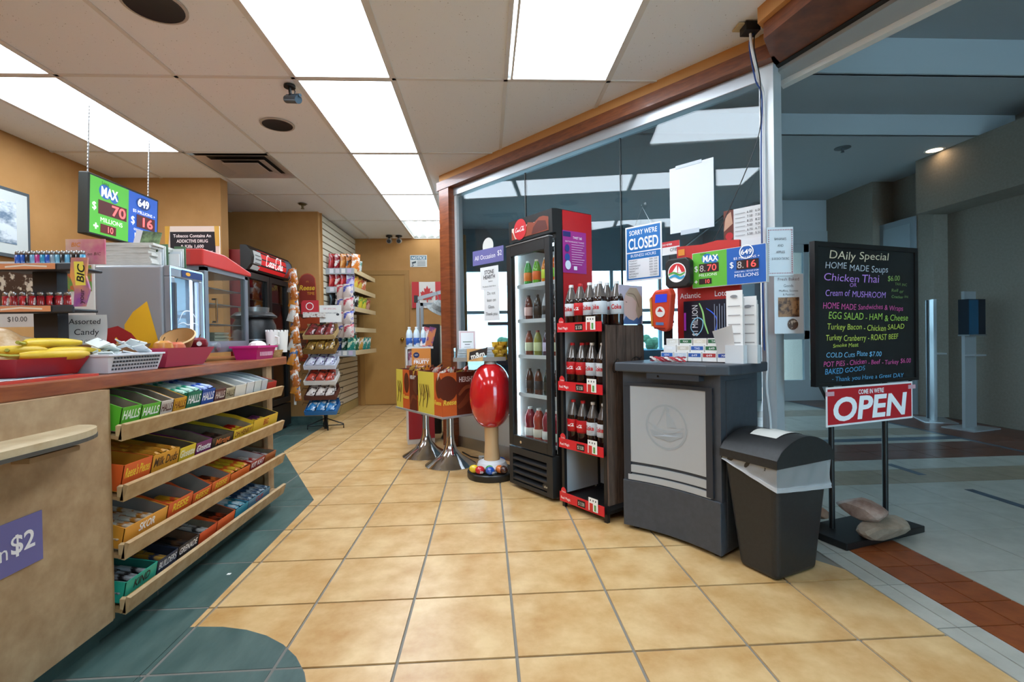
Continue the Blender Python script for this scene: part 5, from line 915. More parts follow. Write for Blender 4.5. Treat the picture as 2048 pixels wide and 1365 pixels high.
tc=E('promo_card',(-1.93,5.84,1.27)); T(tc,'white promotion card with a red cup emblem on the wire rack','card'); MB().box(-.01,-.02,.0,.24,-.017,.20).build('card',M('#dad9d6',.6),tc); MB().prismY([(-.22,.10),(-.02,.10),(-.02,.26),(-.20,.26),(-.22,.23)],-.016,-.012).build('emblem_board',M('#b8202c',.45),tc); MB().box(-.19,-.05,.06,.06,.01,.12).build('clip_tray',M('#cfcac4',.5,c2='#7a5a4a',sc=40,lo=.55,hi=.6),tc)
decal(tc,'print',[('t','VIP SPECIAL',.11,.15,.018,'#c86a7a',{'w':.15}),('t','COUPON CARDS',.12,.10,.016,'#4a4a50',{'w':.16}),('e',.20,.09,.018,.014,'#3a3a40'),('ring',-.12,.19,.045,.036,'#f0eeea')],o=(0,-.0205,0)); MB().box(-.01,-.015,-.03,.01,.10,.03).build('bracket',BKW,tc)
# ================================================================== slat wall shelves of chips
HZ=[1.96,1.72,1.46,1.19,.89]
rows=[[('#a8242a','#c8342e','red'),('#a8242a','#e8dcd4','red'),('#c9742a','#e8a04a','orange'),('#c9742a','#3a1c10','orange'),('#d87a2a','#f0e6da','orange')],[('#b0242a','#d84a3a','red'),('#b0242a','#e6d8cc','red'),('#a8242a','#d8342e','red'),('#c8c4d8','#7a4aa0','purple and white')],[('#18181a','#2a2a2c','black'),('#18181a','#e8e8e6','black'),('#1a1a1c','#3a3a3c','black'),('#1a1a1c','#e0e0de','black')],[('#d6d0dc','#b84a5a','pink and white')],[('#5a3a7a','#d8a0a0','purple'),('#24407a','#e0e6ec','navy'),('#1f4a34','#e8ece4','dark green'),('#2a8a7a','#d8ecc8','teal')]]
side=[[('#d9dcea','#4a5aa8','blue and white'),('#d6dfe0','#5a9a8a','pale green and white')],[('#e2c04a','#d87a3a','yellow'),('#d8b44a','#b8402e','yellow'),('#c86a4a','#f0d8c0','coral')],[('#26282a','#d8dcd8','black and white'),('#dcc43a','#7aa03a','yellow'),('#e0d04a','#5a9a3a','lemon'),('#cf9a84','#a83a34','salmon')],[],[('#2a6a4a','#e6ece6','green'),('#d8a04a','#e8e4da','gold'),('#2f9a90','#e4f0e8','turquoise'),('#2f9a90','#e4f0e8','turquoise')]]
for k,z in enumerate(HZ):
    s_=E('snack_shelf',(-2.06,6.46,z)); nm=['top','second','third','fourth','lowest'][k]; T(s_,nm+' snack shelf on the slatted wall with a grey price strip','shelf')
    MB().box(0,.0,-.02,.36,1.15,0).build('board',M('#5a4c3c',.7),s_); MB().box(0,-.012,-.045,.36,0,.035).build('price_strip',M('#a9aeb4',.4),s_); MB().box(.36,0,-.03,.372,1.15,.03).build('edge_strip',M('#cfb98e',.5),s_)
    decal(s_,'tickets',[('r',.05+.075*i,-.03,.10+.075*i,.025,['#e6e6ea','#d8d4dc','#eceae4','#c8b8d0'][(i+k)%4]) for i in range(4)],o=(0,-.012,0))
    for i,(c,c2,n_) in enumerate(rows[k]): bag((-2.0+i*.072,6.535+.006*i,z+.001),.85,c,c2,n_+' snack bag at the near end of the %s wall shelf'%nm,n_+' bags, near end of %s wall shelf'%nm,h=.23,tilt=.12)
    for i,(c,c2,n_) in enumerate(side[k]): bag((-1.77,6.70+i*.22,z+.001),math.pi/2-.35,c,c2,n_+' snack bag along the side of the %s wall shelf'%nm,n_+' bags, side of %s wall shelf'%nm,w=.17,h=.2,tilt=.1)
for i in range(4):
    for j in range(2): bag((-1.84+.10*j,6.37-.06*j,1.60-.17*i),.1*(j-.5),'#d8c8c0',['#c24a5a','#4a5ab0'][(i+j)%2],'colourful gummy bag hanging from the end of the wall shelves','gummy bags hung by the wall shelves',w=.13,h=.17)
hg=E('peg_hook',(-1.80,6.38,1.80)); T(hg,'white peg hook holding the gummy bags','hook'); MB().tube([(0,.07,-.07),(0,.03,-.07),(0,-.03,-.06)],.005,6).box(-.02,.068,-.1,.02,.072,-.04).build('peg',WHITE,hg)
# ================================================================== back passage
nt=E('surveillance_notice',(-1.065,7.948,2.215)); T(nt,'white and blue surveillance notice on the back wall','sign'); MB().box(-.135,-.004,0,.135,0,.19).build('plate',M('#dcdfe0',.5),nt); decal(nt,'print',[('r',-.125,.115,.125,.18,'#5a7f96'),('t','NOTICE',0,.125,.042,'#f2f6f8',{'w':.22,'b':.02,'sh':.15}),('p',[(-.11,.075),(-.04,.095),(-.04,.065),(-.10,.05)],'#3a4a55'),('l',[(-.10,.05),(-.08,.02),(-.11,.01)],.012,'#3a4a55')]+[('r',-.02,.09-.023*i,.11,.098-.023*i,'#6a7276') for i in range(4)],o=(0,-.004,0))
fg=E('flag',(-.93,7.93,1.55)); T(fg,'small red and white maple leaf flag pinned on the back wall','flag'); MB().grid(lambda u,v:(-.25+.5*u,-.012-.01*math.sin(9*u),.42*v),16,2).build('cloth',M('#e9e6e2',.7),fg,smooth=True)
LEAF=[(0,.30),(.03,.245),(.07,.26),(.06,.19),(.11,.215),(.12,.19),(.155,.195),(.135,.155),(.15,.14),(.09,.095),(.10,.07),(.012,.085),(.012,.03),(-.012,.03),(-.012,.085),(-.10,.07),(-.09,.095),(-.15,.14),(-.135,.155),(-.155,.195),(-.12,.19),(-.11,.215),(-.06,.19),(-.07,.26),(-.03,.245)]
decal(fg,'red_bars',[('r',-.245,.0,-.13,.42,'#c8262a'),('r',.13,0,.245,.42,'#c8262a'),('p',[(x*.72,.06+z) for x,z in LEAF],'#c8262a')],o=(0,-.026,0))
gf=E('metal_frame',(-.61,5.70,0)); T(gf,'grey metal trolley frame beside the mahogany post','frame'); GM=M('#9aa2a8',.4,m=.4)
for x in (-.17,.17): MB().box(x-.018,-.018,0,x+.018,.018,1.62 if x>0 else 1.5).box(x-.018,.33,0,x+.018,.366,1.5).build('upright',GM,gf)
MB().add([(-.19,-.018,1.50),(.188,-.018,1.60),(.188,.018,1.60),(-.19,.018,1.50),(-.19,-.018,1.54),(.188,-.018,1.64),(.188,.018,1.64),(-.19,.018,1.54)],[(0,3,2,1),(4,5,6,7),(0,1,5,4),(1,2,6,5),(2,3,7,6),(3,0,4,7)]).build('top_bar',GM,gf); MB().box(-.188,.33,1.46,.188,.366,1.5).build('rear_bar',GM,gf); MB().box(-.21,-.03,1.48,-.17,.03,1.56).build('clamp',BLACK,gf); MB().box(.155,-.024,1.1,.195,.024,1.24).build('bracket',M('#c8ccce',.4),gf)
ht=E('grey_cap',(-.55,5.66,1.40)); T(ht,'grey brimmed cap hooked on the metal frame','cap'); MB().lathe([(0,.10),(.05,.095),(.08,.06),(.085,.0),(.13,-.02),(.13,-.024),(.08,-.004)],18).build('crown',M('#8f9290',.8,c2='#6f7270',sc=40),ht,smooth=True); ht.rotation_euler=(.3,.5,0); MB().tube([(-.03,0,.10),(-.1,.02,.17)],.004,6).build('loop',STEEL,ht)
cb=E('drawer_cabinet',(-.60,6.25,0)); T(cb,'cream drawer cabinet behind the metal frame','cabinet'); MB().box(-.2,0,0,.2,.4,1.22).build('body',M('#c9c6b4',.5),cb)
for k in range(5): d_=MB().box(-.19,-.012,.06+k*.23,.19,0,.27+k*.23).build('drawer',M('#d2cfbd',.5),cb); MB().ball((0,-.02,.165+k*.23),.012,.012,.012,8,6).build('knob',STEEL,d_)
bk=T(box('black_panel_box',(-.70,5.45,0,-.52,5.60,1.22),M('#101012',.4)),'tall narrow black box in front of the metal frame','box')
ds=E('display_stand',(-.80,4.93,0),math.radians(12)); T(ds,'white shelved display stand with a red side behind the pedestal tables','display stand')
MB().box(0,0,0,.27,.26,.05).box(0,0,.05,.012,.26,.98).box(0,.248,.05,.27,.26,.98).box(0,0,.96,.27,.26,.98).build('carcass',M('#dcdcda',.5),ds); MB().box(.258,0,.05,.27,.25,.60).build('side_board',M('#b0202a',.4),ds); MB().box(.012,-.004,.05,.27,.0,.50).build('front_board',M('#a81e28',.4),ds)
decal(ds,'front_print',[('e',.15,.36,.055,.05,'#c9b8b0'),('e',.17,.30,.035,.03,'#2a1a1a'),('r',.0,.0,.27,.045,'#d8d8d6')],o=(0,-.0045,0)); 
for z in (.55,.76): MB().box(.012,.0,z,.258,.248,z+.012).build('shelf',M('#c8c4be',.5),ds); MB().box(.0,-.01,z-.01,.27,0,z+.035).build('shelf_lip',M('#8a4a30',.5),ds)
fc_=T(box('fruity_carton',(-.735,4.86,.70,-.55,4.90,.965),M('#cf8236',.5)),'orange carton lettered fruity leaning on the display stand','carton'); decal(fc_,'print',[('e',.045,.20,.03,.028,'#1f2c5a'),('t','NEW',.045,.195,.012,'#ffffff',{'w':.03}),('t','REFRESHINGLY',.10,.15,.016,'#f6efe2',{'w':.15,'sh':.15}),('t','FRUITY',.095,.115,.032,'#ffffff',{'w':.15,'b':.03}),('e',.08,.06,.03,.03,'#e8b088'),('e',.12,.05,.03,.03,'#dc9a70'),('e',.10,.03,.03,.025,'#e0a57c')],o=(-.735,4.86,.70)); MB().box(-.735,4.90,.69,-.55,4.925,.70).build('ledge',WHITE,fc_)
wbp=[(0,0),(.030,0),(.033,.006),(.033,.13),(.022,.165),(.013,.18),(.013,.20),(0,.20)]; wb0=None
for i in range(5):
    b=bottle('water_bottle',wbp,M('#c3d4de',.1,coat=.5),M('#2a58a8',.4,c2='#d8e2ec',sc=16,lo=.5,hi=.55),(.02,.09),M('#e8ecee',.4),.185,.015) if wb0 is None else copy_tree(wb0); wb0=wb0 or b
    b.location=(-.775+.07*(i%3)-.01*(i//3),4.985+.075*(i//3)+.02*(i%3),.981); T(b,'clear water bottle with a blue label on the display stand','bottle','water bottles on the display stand')
for k,(x,c,l) in enumerate(((-.64,'#d8d0cc','white and red striped carton leaning beside the water bottles'),(-.585,'#b86a3a','brown and purple carton leaning beside the water bottles'))):
    o=T(box('leaning_carton',(-.035,-.01,0,.035,.01,.20),M(c,.5,c2=['#a83a4a','#6a2a6a'][k],sc=12,lo=.5,hi=.55)),l,'carton'); o.location=(x,5.0,.982); o.rotation_euler=(-.1,.25,.1)
cd_=T(MB().box(-.07,0,0,.07,.26,.2).build('sweet_boxes',M('#d8cdd2',.5,c2='#b06a8a',sc=14,lo=.5,hi=.56)),'pink and white sweets box inside the display stand','box'); cd_.location=(-.72,4.975,.773); cd_.scale=(1,.6,.9)
# ================================================================== pedestal tables with open cartons
CA=math.radians(34.8); cor=Vector((-.35,3.83,0)); RC=Matrix.Rotation(CA,4,'Z'); TZ_=.445
for k in range(2):
    o=RC@Vector((.19,.21+.43*k,0)); t=E('pedestal_table',(cor.x+o.x,cor.y+o.y,0),CA); T(t,['chrome pedestal table carrying the nearer chocolate carton','chrome pedestal table carrying the rear chocolate carton'][k],'table')
    MB().lathe([(0,0),(.21,0),(.212,.006),(.17,.03),(.10,.075),(.055,.13),(.035,.20),(.03,.26),(.03,.43),(0,.43)],40).build('pedestal',CHROME,t,smooth=True); MB().box(-.195,-.215,.428,.195,.215,.445).build('table_top',M('#b4b6b8',.35,m=.5),t,bevel=.003)
    c=E('chocolate_carton',(cor.x+o.x,cor.y+o.y,TZ_),CA); T(c,['open brown, orange and yellow chocolate carton on the nearer table','open brown, orange and yellow chocolate carton on the rear table'][k],'carton')
    X0,X1,Y0,Y1,Hh=-.185,.185,-.205,.205,.345; m=MB().box(X0,Y0,0,X1,Y1,.006)
    for b in ((X0,Y0,X0+.005,Y1),(X1-.005,Y0,X1,Y1),(X0+.005,Y0,X1-.005,Y0+.005),(X0+.005,Y1-.005,X1-.005,Y1)): m.box(b[0],b[1],.006,b[2],b[3],Hh)
    m.build('carton_wall',M('#5a2413',.4),c)
    L_=.41; f3=[('r',0,0,L_*(.68 if k==0 else .33),Hh,'#d6c24a'),('r',L_*(.68 if k==0 else .33),0,L_*(1 if k==0 else .66),Hh,'#c85a24'),('e',L_*(.87 if k==0 else .52),.23,.05,.09,'#5a2a16')]+([] if k==0 else [('r',L_*.66,0,L_,Hh,'#5f2614'),('t','HERSHEY\'S',L_*.83,.27,.03,'#e6e2e0',{'w':.11,'b':.02}),('l',[(.28,.05),(.33,.12),(.40,.10)],.03,'#7a3a20',{'s':1})])
    f3+=[('l',[(.02+.022*i,.05+.06*(i%3)),(.05+.02*i,.14+.05*(i%2)),(.03+.02*i,.24)],.010,['#4a2a16','#8a6a2a','#a88a3a'][i%3],{'s':1}) for i in range(9 if k==0 else 4)]+[('t','Reese',L_*(.84 if k==0 else .5),.09,.036,'#f2d24a',{'w':.11,'b':.02,'sh':.2})]
    decal(c,'left_print',f3,o=(X0,Y1,0),ux=(0,-1,0))
    decal(c,'right_print',[('r',0,0,.13,Hh,'#cf6026'),('e',.05,.22,.09,.10,'#5c2815'),('r',.13,0,.37,Hh,'#5f2614'),('t','HERSHEY\'S',.25,.265,.04,'#f0ecea',{'w':.19,'b':.02}),('l',[(.14,.06),(.2,.10),(.28,.18),(.36,.16)],.05,'#7a3a20',{'s':1}),('l',[(.15,.16),(.22,.22),(.33,.22)],.03,'#8a4a2a',{'s':1}),('t','Reese',.065,.09,.04,'#f2d24a',{'w':.12,'b':.02,'sh':.2})],o=(X0,Y0,0))
    for q in range(8):
        p=RC@Vector((-.12+.08*(q%4),-.10+.2*(q//4),0)); b_=bpy.data.objects.new('chocolate_pack',bagmesh(['#c8402a','#5a2a18','#e0dcd4','#d8862a'][(q+k)%4],['#f0e0d0','#d8a84a','#a83a3a','#5a2a18'][(q+k)%4],.12,.15)); COL.objects.link(b_); b_.location=(cor.x+o.x+p.x,cor.y+o.y+p.y,TZ_+.235+.012*(q%3)); b_.rotation_euler=(.5+.2*(q%2),.2*(q%3-1),CA+.5*(q%3)); T(b_,'assorted wrapped chocolate pack inside the %s carton'%['nearer','rear'][k],'chocolate pack','chocolate packs in the %s carton'%['nearer','rear'][k])
# ================================================================== red candy display (plain stand-in), tray
cdp=E('candy_display',(.03,3.735,0)); T(cdp,'glossy plain red egg-shaped candy display on a tan column and black round base','display')
MB().lathe([(0,0),(.185,0),(.19,.01),(.19,.045),(.183,.052),(0,.052)],40).build('base',M('#161616',.35),cdp,smooth=True); MB().lathe([(0,.052),(.11,.052),(.12,.08),(.105,.115),(.075,.13),(0,.13)],28).build('plinth',M('#d9dade',.35,coat=.3),cdp,smooth=True); MB().lathe([(.062,.12),(.052,.25),(.055,.40),(.06,.42)],24).build('column',M('#c9a477',.5),cdp,smooth=True)
MB().lathe([(0,.37)]+[(.165*math.sin(math.pi*i/16)**.85,.62-.25*math.cos(math.pi*i/16)) for i in range(1,16)]+[(0,.87)],36).build('body',M('#c21a1e',.12,coat=.8),cdp,smooth=True); MB().lathe([(.05,.855),(.045,.885),(0,.885)],20).build('collar',M('#b9b4ac',.5),cdp,smooth=True)
for k,(x,y,c,n_) in enumerate(((-.135,-.085,'#e6c52a','yellow'),(-.09,-.125,'#c4202a','red'),(-.015,-.155,'#1f56b8','blue'),(-.02,-.115,'#2f9a3f','green'),(.055,-.115,'#d8702a','orange'),(.085,-.135,'#4a2a20','brown'),(.075,.125,'#1f56b8','dark blue'))):
    o=T(MB().ball((0,0,0),.038,.032,.03,16,10).build('candy_piece',M(c,.15,coat=.7),smooth=True),n_+' giant candy button lying on the round black base','candy'); o.location=(.03+x,3.735+y,.083); o.rotation_euler=(.3,.1,.4*k)
    if k in (1,2,5): decal(o,'letter',[('t','m',0,-.010,.022,'#f4f2f0',{'w':.024,'b':.03})],o=(0,-.0325,.002),uy=(0,.15,1))
td=E('candy_tray_display',(-.055,3.78,.886)); T(td,'clear counter tray of yellow candy packs on top of the red display','tray')
MB().box(-.19,-.10,0,.20,.10,.006).build('tray_base',M('#3a2a20',.5),td); tg=glassmat('acrylic',(.93,.95,.95),1.45,.8)
MB().box(-.19,-.10,.006,.20,-.097,.10).build('front_wall',tg,td); MB().box(-.19,-.097,.006,-.187,.10,.10).build('side_wall',tg,td); MB().box(-.187,.097,.006,.20,.10,.12).build('back_wall',tg,td)
br_=MB().box(-.09,-.108,.0,.03,-.101,.095).build('brand_card',M('#c98a4a',.5,c2='#e0b070',sc=8),td); decal(td,'brand_letters',[('p',[(-.075,.01),(.06,.045),(.065,.105),(-.07,.07)],'#2a1a14'),('t','m&m',-.004,.028,.04,'#f4efe8',{'w':.105,'b':.03,'rot':.24})],o=(0,-.1085,0))
MB().box(-.192,-.104,0,.202,-.100,.03).box(-.194,-.104,0,-.19,.10,.03).build('tray_lip',M('#8f8a84',.4),td)
rg=random.Random(6)
for k in range(5): T(box('boxed_candy',(-.225+.004*k,3.70,.893+.018*k,-.135,3.80,.909+.018*k),M('#aeb8c4',.4,c2='#d8dde2',sc=20)),'flat grey-blue candy box at the end of the clear tray','candy box','flat boxes in the clear tray')
for k in range(5): T(box('white_candy_pack',(.0,3.70,.893+.02*k,.06,3.80,.911+.02*k),M('#d0d0d6',.5)),'white candy box stacked beside the yellow packs','candy box','white boxes in the clear tray')
for k in range(12): bag((.075+.028*(k%3),3.71+.022*(k//6),.894+.03*((k//3)%4)),.2*(k%3-1),'#d8a92a','#8a5a1a','crumpled golden candy pack piled in the clear tray','golden packs in the clear tray',w=.06,h=.05,tilt=.4*((k%2)*2-1)).scale=(1,.4,1)
ncd=E('tray_notice',(-.14,3.82,.90)); T(ncd,'white notice with a pink leaf border standing in the clear tray','card'); ncd.rotation_euler=(-.1,0,.1); MB().box(-.07,0,0,.06,.003,.22).build('card',M('#e2dfe0',.6),ncd); decal(ncd,'print',[('r',-.065,.005,.055,.215,'#d8b8bc'),('r',-.055,.015,.045,.205,'#e8e6e6'),('r',-.04,.13,.03,.136,'#4a6a4a'),('r',-.025,.11,.015,.115,'#4a4a4a'),('r',-.03,.09,.02,.093,'#8a8a8a')],o=(0,0,0))
pw=E('power_adapter',(-.03,4.22,0)); T(pw,'small white and black plug adapter on the floor behind the tables','adapter'); MB().box(-.05,-.03,0,.05,.03,.035).build('case',M('#d0d2d2',.5),pw); MB().box(-.02,-.032,.005,.045,-.028,.03).build('socket',BLACK,pw); MB().tube([(-.05,0,.02),(-.12,.06,.02),(-.20,.2,.03)],.006,6).build('cord',BLACK,pw)
# ================================================================== waste bin
BA=math.atan2(.103,.247); bn=E('waste_bin',(1.221,2.004,0),BA); T(bn,'black plastic swing-lid waste bin with a clear liner','waste bin'); BP=M('#1d1e1f',.45,c2='#232425',sc=60)
MB().frus((0,0,.27,.19),.0,(-.045,-.035,.315,.235),.50,cap=1).build('body',BP,bn,bevel=.025,seg=4)
def liner(u,v):
    P=[(-.048,.238),(-.048,-.038),(.318,-.038),(.318,.238)]; t=u*3; i=min(2,int(t)); f=t-i; x=P[i][0]+(P[i+1][0]-P[i][0])*f; y=P[i][1]+(P[i+1][1]-P[i][1])*f
    low=(.49-.075*f) if i==0 else (.415-.03*f if i==1 else .385+.03*f); z=.515-(.515-low)*v; k=.010*math.sin(u*61+3*v)*math.sin(2.5*v+.3); cx,cy=.135,.1; s=1.0-.02*v+.03*max(0,v-.85)/.15+k*2
    return (cx+(x-cx)*s,cy+(y-cy)*s,z)
FILM=bpy.data.materials.new('liner_film'); FILM.use_nodes=True; nt_=FILM.node_tree; pb_=nt_.nodes['Principled BSDF']; pb_.inputs['Base Color'].default_value=(.62,.64,.66,1); pb_.inputs['Roughness'].default_value=.2; pb_.inputs['Alpha'].default_value=.42
MB().grid(liner,90,10).build('liner',FILM,bn,smooth=True); MB().grid(lambda u,v:tuple(a+b for a,b in zip(liner(u,.9+.1*v),(0,0,-.004-.012*v*math.sin(u*3)))),90,2).build('liner_hem',M('#b4b6b8',.3),bn,smooth=True)
def lid(u,v):
    x=-.055+.38*u; y=-.045+.29*v; a=math.sin(math.pi*u); return (x,y,.535+.085*max(0,a)**.7)
lm_=MB().grid(lid,14,4); lm_.prismY([(-.055+.38*u/14,lid(u/14,0)[2]) for u in range(15)][::-1]+[(-.055,.50),(.325,.50)],-.045,-.042).prismY([(-.055+.38*u/14,lid(u/14,0)[2]) for u in range(15)][::-1]+[(-.055,.50),(.325,.50)],.242,.245).box(-.055,-.042,.50,-.052,.242,.536).box(.322,-.042,.50,.325,.242,.536); lm_.build('lid',BP,bn,smooth=True,sharp=30)
MB().grid(lambda u,v:(.045+.20*u,.03+.13*v,lid((.10+.20*u)/.38,0)[2]+.003+.004*math.sin(8*u)*v),8,4).build('paper_label',M('#d6d6d0',.7),bn,smooth=True)
# ================================================================== chalkboard stand
SA=math.atan2(.125,.401); sb=E('chalkboard_stand',(1.803,2.465,0),SA); T(sb,'black menu chalkboard on twin posts at the shop entrance','chalkboard'); BW=M('#121314',.4)
MB().box(-.13,-.17,0,.46,.08,.035).build('base_plate',BW,sb,bevel=.004)
for x in (0,.42): MB().cyl((x,0,.035),(x,0,1.50),.014,12).build('post',BW,sb,smooth=True)
MB().box(-.145,-.03,.785,.665,.0,.80).box(-.145,-.03,1.505,.665,0,1.53).box(-.145,-.03,.80,-.12,0,1.505).box(.64,-.03,.80,.665,0,1.505).build('frame',BW,sb); bd=MB().box(-.12,-.022,.80,.64,-.004,1.505).build('slate',M('#15181a',.35,c2='#1d2123',sc=5),sb)
for x in (-.1,.62): MB().tube([(x,-.015,.79),(x+(.06 if x<0 else -.06),-.015,.70)],.008,6).build('brace',BW,sb)
rg=random.Random(9)
def hand(txt,x,y,h,w,col,slope=.0):     # one chalked line: words in natural letter widths, each a little off the line
    ws=txt.split(' '); ext=[]
    for q in ws:
        v0,_=textpoly(q,-.004,.12); ext.append(max(v[0] for v in v0)-min(v[0] for v in v0) if v0 else .2)
    sp=.32; k=w/(sum(ext)+sp*(len(ws)-1)); ops=[]; cx=x-.12
    for q,e_ in zip(ws,ext):
        ops.append(('t',q,cx,y+slope*(cx-x)+rg.uniform(-.004,.004),h*rg.uniform(.9,1.08),col,{'al':'L','sh':.12,'b':-.004,'rot':rg.uniform(-.03,.05),'w':e_*k})); cx+=(e_+sp)*k
    decal(bd,'chalk_line',ops,o=(0,-.0225,0))
for L_ in (('DAily Special',.09,1.448,.044,.46,'#e0cfae'),('HOME MADE Soups',.06,1.388,.036,.48,'#b9c0c8',-.03),('Chicken Thai',.05,1.332,.040,.42,'#c08ae0',-.03),('OR',.24,1.30,.020,.05,'#c08ae0'),('Cream of MUSHROOM',.06,1.252,.034,.46,'#b88ae0',-.02),('$6.00',.54,1.338,.030,.10,'#8fae5a'),('TAX INC',.60,1.315,.016,.10,'#7a9a5a'),('Roll or',.57,1.278,.018,.10,'#7a9a5a'),('Cracker inc',.57,1.25,.017,.14,'#7a9a5a'),
 ('HOME MADE Sandwiches & Wraps',.04,1.184,.030,.62,'#d85aa0',-.02),('EGG SALAD - HAM & Cheese',.08,1.128,.034,.62,'#a8d05a',-.02),('Turkey Bacon - Chicken SALAD',.07,1.074,.031,.60,'#c8d85a',-.01),('Turkey Cranberry - ROAST BEEF',.06,1.018,.030,.56,'#c8d85a'),('Smoke Meat',.11,.985,.020,.19,'#c8d85a'),('COLD Cuts Plate $7.00',.06,.932,.028,.42,'#7ac0e8',-.01),('POT PIES - Chicken - Beef - Turkey $6.00',.04,.886,.026,.68,'#d85aa0'),('BAKED GOODS',.05,.846,.027,.30,'#5aa8d8'),('- Thank you Have a Great DAY',.10,.808,.022,.56,'#5aa8d8')): hand(*L_)
op=E('open_sign',(1.803,2.465,.575),SA); T(op,'red and white OPEN sign taped below the chalkboard','sign'); MB().box(-.08,-.034,0,.60,-.031,.205).build('board',M('#f0eeec',.5),op)
decal(op,'face',[('r',-.07,.01,.59,.195,'#bf1c26'),('t','COME IN WE\'RE',.26,.158,.024,'#ffffff',{'w':.2,'b':.02}),('t','OPEN',.26,.03,.115,'#ffffff',{'w':.58,'b':.03,'sh':.12})],o=(0,-.034,0))
for k,(a,b) in enumerate(((-.085,.16),(.56,.165))): MB().box(a,-.038,b,a+.06,-.036,b+.022).build('tape',M('#d8a8b0',.3),op)
def rock(loc,s,c,c2,lab,seed):
    r_=random.Random(seed); bm=bmesh.new(); bmesh.ops.create_icosphere(bm,subdivisions=3,radius=1)
    ax=[(Vector((r_.uniform(-1,1),r_.uniform(-1,1),r_.uniform(-1,1))).normalized(),r_.uniform(.62,.9)) for _ in range(9)]
    for v in bm.verts:
        for a,d_ in ax:
            q=v.co.dot(a)
            if q>d_: v.co-=a*(q-d_)
        v.co.x*=s[0];v.co.y*=s[1];v.co.z*=s[2]
    me=bpy.data.meshes.new('rock'); bm.to_mesh(me); bm.free(); me.materials.append(M(c,.7,c2=c2,sc=9,det=6,bump=.5,lo=.35,hi=.7)); o=bpy.data.objects.new('rock',me); COL.objects.link(o); o.location=loc; o.rotation_euler=(0,0,.3*seed); return T(o,lab,'rock')
rock((1.985,2.36,.075),(.19,.11,.05),'#7a6a58','#a89684','broad grey-brown slab rock weighting the chalkboard base',2); rock((1.93,2.42,.150),(.14,.10,.055),'#7a5a4c','#b09a8c','pinkish rock piled on the slab rock',5); rock((1.80,2.585,.07),(.09,.05,.04),'#9a7460','#c0a890','small tan rock behind the left chalkboard post',7)
# ================================================================== notices on the entrance post, cables, concourse fittings
n1=E('fruit_notice',(1.578,2.53,1.37)); T(n1,'laminated fruit price notice with a red dotted border on the post','sign'); n1.rotation_euler=(0,0,-.12); MB().box(-.068,0,0,.068,.002,.26).build('sheet',M('#d3d6da',.3),n1)
decal(n1,'print',[('r',-.06+.0085*i,zz,-.056+.0085*i,zz+.005,'#9a2030') for i in range(15) for zz in (.012,.243)]+[('r',xx,.02+.0115*i,xx+.004,.026+.0115*i,'#9a2030') for i in range(20) for xx in (-.062,.058)]+[('t',a,0,.19-.035*i,.013,'#2a2a2e',{'w':w_}) for i,(a,w_) in enumerate((('BANANA\'S',.06),('AND',.03),('APPLES',.045),('$1.00 EACH TAX INC.',.09)))],o=(0,0,0),lift=.0002)
n2=E('baked_goods_notice',(1.625,2.535,1.06)); T(n2,'laminated baked goods notice with a cookie photo on the post','sign'); n2.rotation_euler=(0,0,-.1); MB().box(-.075,0,0,.078,.002,.32).build('sheet',M('#d8dadd',.3),n2)
decal(n2,'print',[('t','Fresh Baked',.0,.285,.016,'#5a2028',{'w':.11}),('t','Goods',.0,.25,.015,'#3a3a3e',{'w':.05}),('t','Muffins, Scones',0,.225,.011,'#3a3a3e',{'w':.10}),('t','& Pastries',0,.205,.011,'#3a3a3e',{'w':.06}),('r',-.055,.09,.055,.195,M('#a5764a',.5,c2='#4a2c1a',sc=28,lo=.45,hi=.6)),('e',.02,.05,.028,.03,M('#5a4030',.5,c2='#c8b098',sc=40,lo=.55,hi=.6))],o=(0,0,0),lift=.0003)
ad=E('wall_adapter',(1.40,2.48,CE)); T(ad,'black adapter box on the ceiling with cables down the post','adapter'); MB().box(-.04,-.035,-.045,.035,.03,.0).build('box',BLACK,ad); MB().box(-.07,-.02,-.008,-.03,.05,.0).build('plate',M('#c8b48a',.6),ad)
def cable(name,pts,r,c): MB().tube(catmull(pts,6),r,6).build(name,M(c,.5),ad,smooth=True)
cable('white_cable',[(0,0,-.04),(.01,.0,-.14),(.09,.08,-.24),(.125,.10,-.32),(.13,.105,-.6),(.128,.105,-1.5),(.13,.10,-1.75),(.118,.09,-1.9),(.135,.085,-2.1),(.12,.08,-2.3)],.007,'#dfe0e0'); cable('blue_cable',[(.02,0,-.04),(.0,.01,-.1),(.07,.08,-.24),(.115,.10,-.32),(.115,.11,-.6),(.115,.112,-1.2),(.12,.11,-1.7)],.004,'#2a4a8a'); cable('black_cable',[(.025,0,-.04),(.02,.0,-.12),(.09,.07,-.24),(.11,.105,-.34),(.10,.12,-.55),(-.02,.26,-.95),(-.10,.36,-1.15)],.003,'#181818')
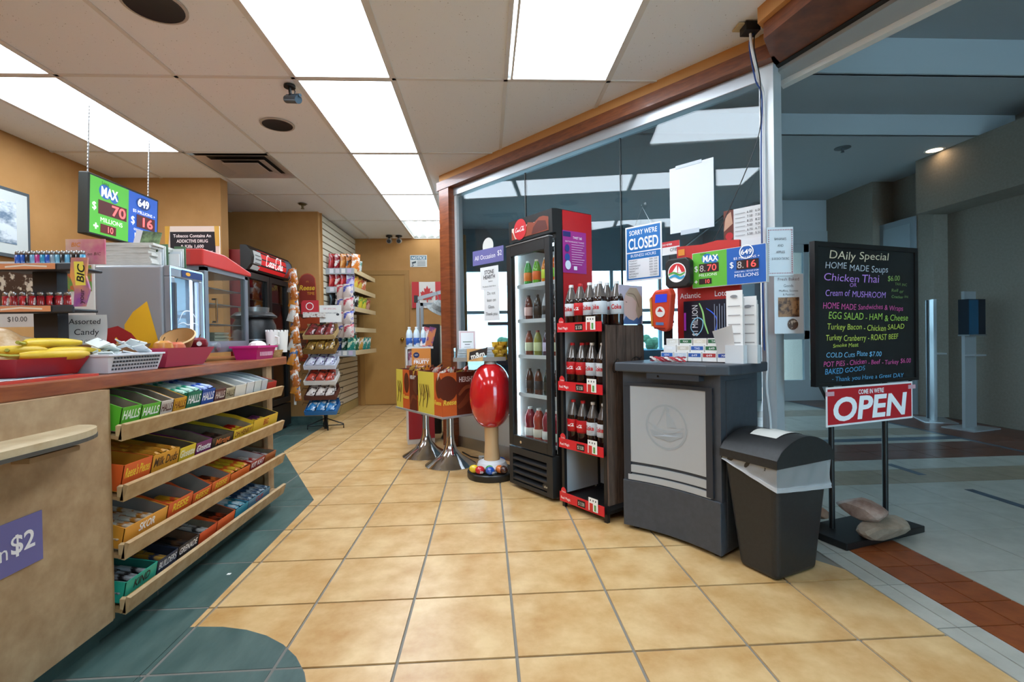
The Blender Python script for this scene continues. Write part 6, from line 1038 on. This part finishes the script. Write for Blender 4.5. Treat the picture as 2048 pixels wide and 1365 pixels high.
dl=E('downlight',(5.10,5.27,3.1)); T(dl,'round warm downlight in the concourse ceiling','downlight'); MB().lathe([(0,-.003),(.075,-.003),(.075,0)],24).build('lens',M('#ffdcae',.4,e=14),dl); MB().lathe([(.075,-.006),(.095,-.004),(.095,.0)],24,cap=False).build('trim_ring',WHITE,dl)
s2=E('ceiling_sprinkler',(3.983,5.22,3.1)); T(s2,'recessed sprinkler in the concourse ceiling','sprinkler'); MB().lathe([(0,-.05),(.02,-.05),(.012,-.04),(.012,-.01),(.08,-.006),(.08,0)],18).build('head',M('#6a6f72',.4,m=.6),s2)
def stand(loc,h,lab,disp,rz):
    o=E('sanitizer_stand',loc,rz); T(o,lab,'sanitizer stand'); SB=M('#b4b8bb',.35,m=.4); MB().box(-.22,-.15,0,.2,.15,.012).build('base',SB,o); MB().box(-.09,0,.012,.09,.03,h).build('column',SB,o); MB().box(.07,.03,.012,.09,.05,h).build('edge',M('#6a7a84',.4,m=.4),o); MB().box(-.09,-.09,.78,.09,0,.795).build('drip_tray',SB,o)
    if disp: d_=MB().box(-.20,-.10,h-.46,.06,-.005,h-.09).build('dispenser',M('#101c28',.3),o); MB().box(-.20,-.105,h-.46,-.06,-.10,h-.1).build('dispenser_front',M('#1a4a68',.3),d_); MB().box(-.205,-.106,h-.475,.065,-.003,h-.46).build('dispenser_trim',STEEL,d_)
stand((5.18,4.95,0),1.47,'pale steel sanitizer stand with a dark dispenser',True,.25); stand((5.25,5.45,0),1.42,'second thin pale stand behind the dispenser stand',False,1.1)
tb2=T(box('litter_scrap',(-1.20,2.28,.0023,-1.185,2.295,.004),WHITE),'tiny white paper scrap on the teal floor tiles','scrap')

for k,(x,y,lab) in enumerate(((.55,7.6,'blue-grey glass display case inside the concourse'),(2.6,8.2,'low blue-grey counter by the concourse windows'))):
    o=E('display_case',(x,y,0),.2*k); T(o,lab,'display case'); MB().box(-.5,-.25,0,.5,.25,.8).build('cabinet',M('#4a6274',.5),o); MB().box(-.5,-.25,.8,.5,.25,1.25).build('glass_top',glassmat('case_glass',(.7,.85,.92),1.5,1.0),o); MB().box(-.52,-.27,1.25,.52,.27,1.29).build('lid',M('#5f7686',.4),o)
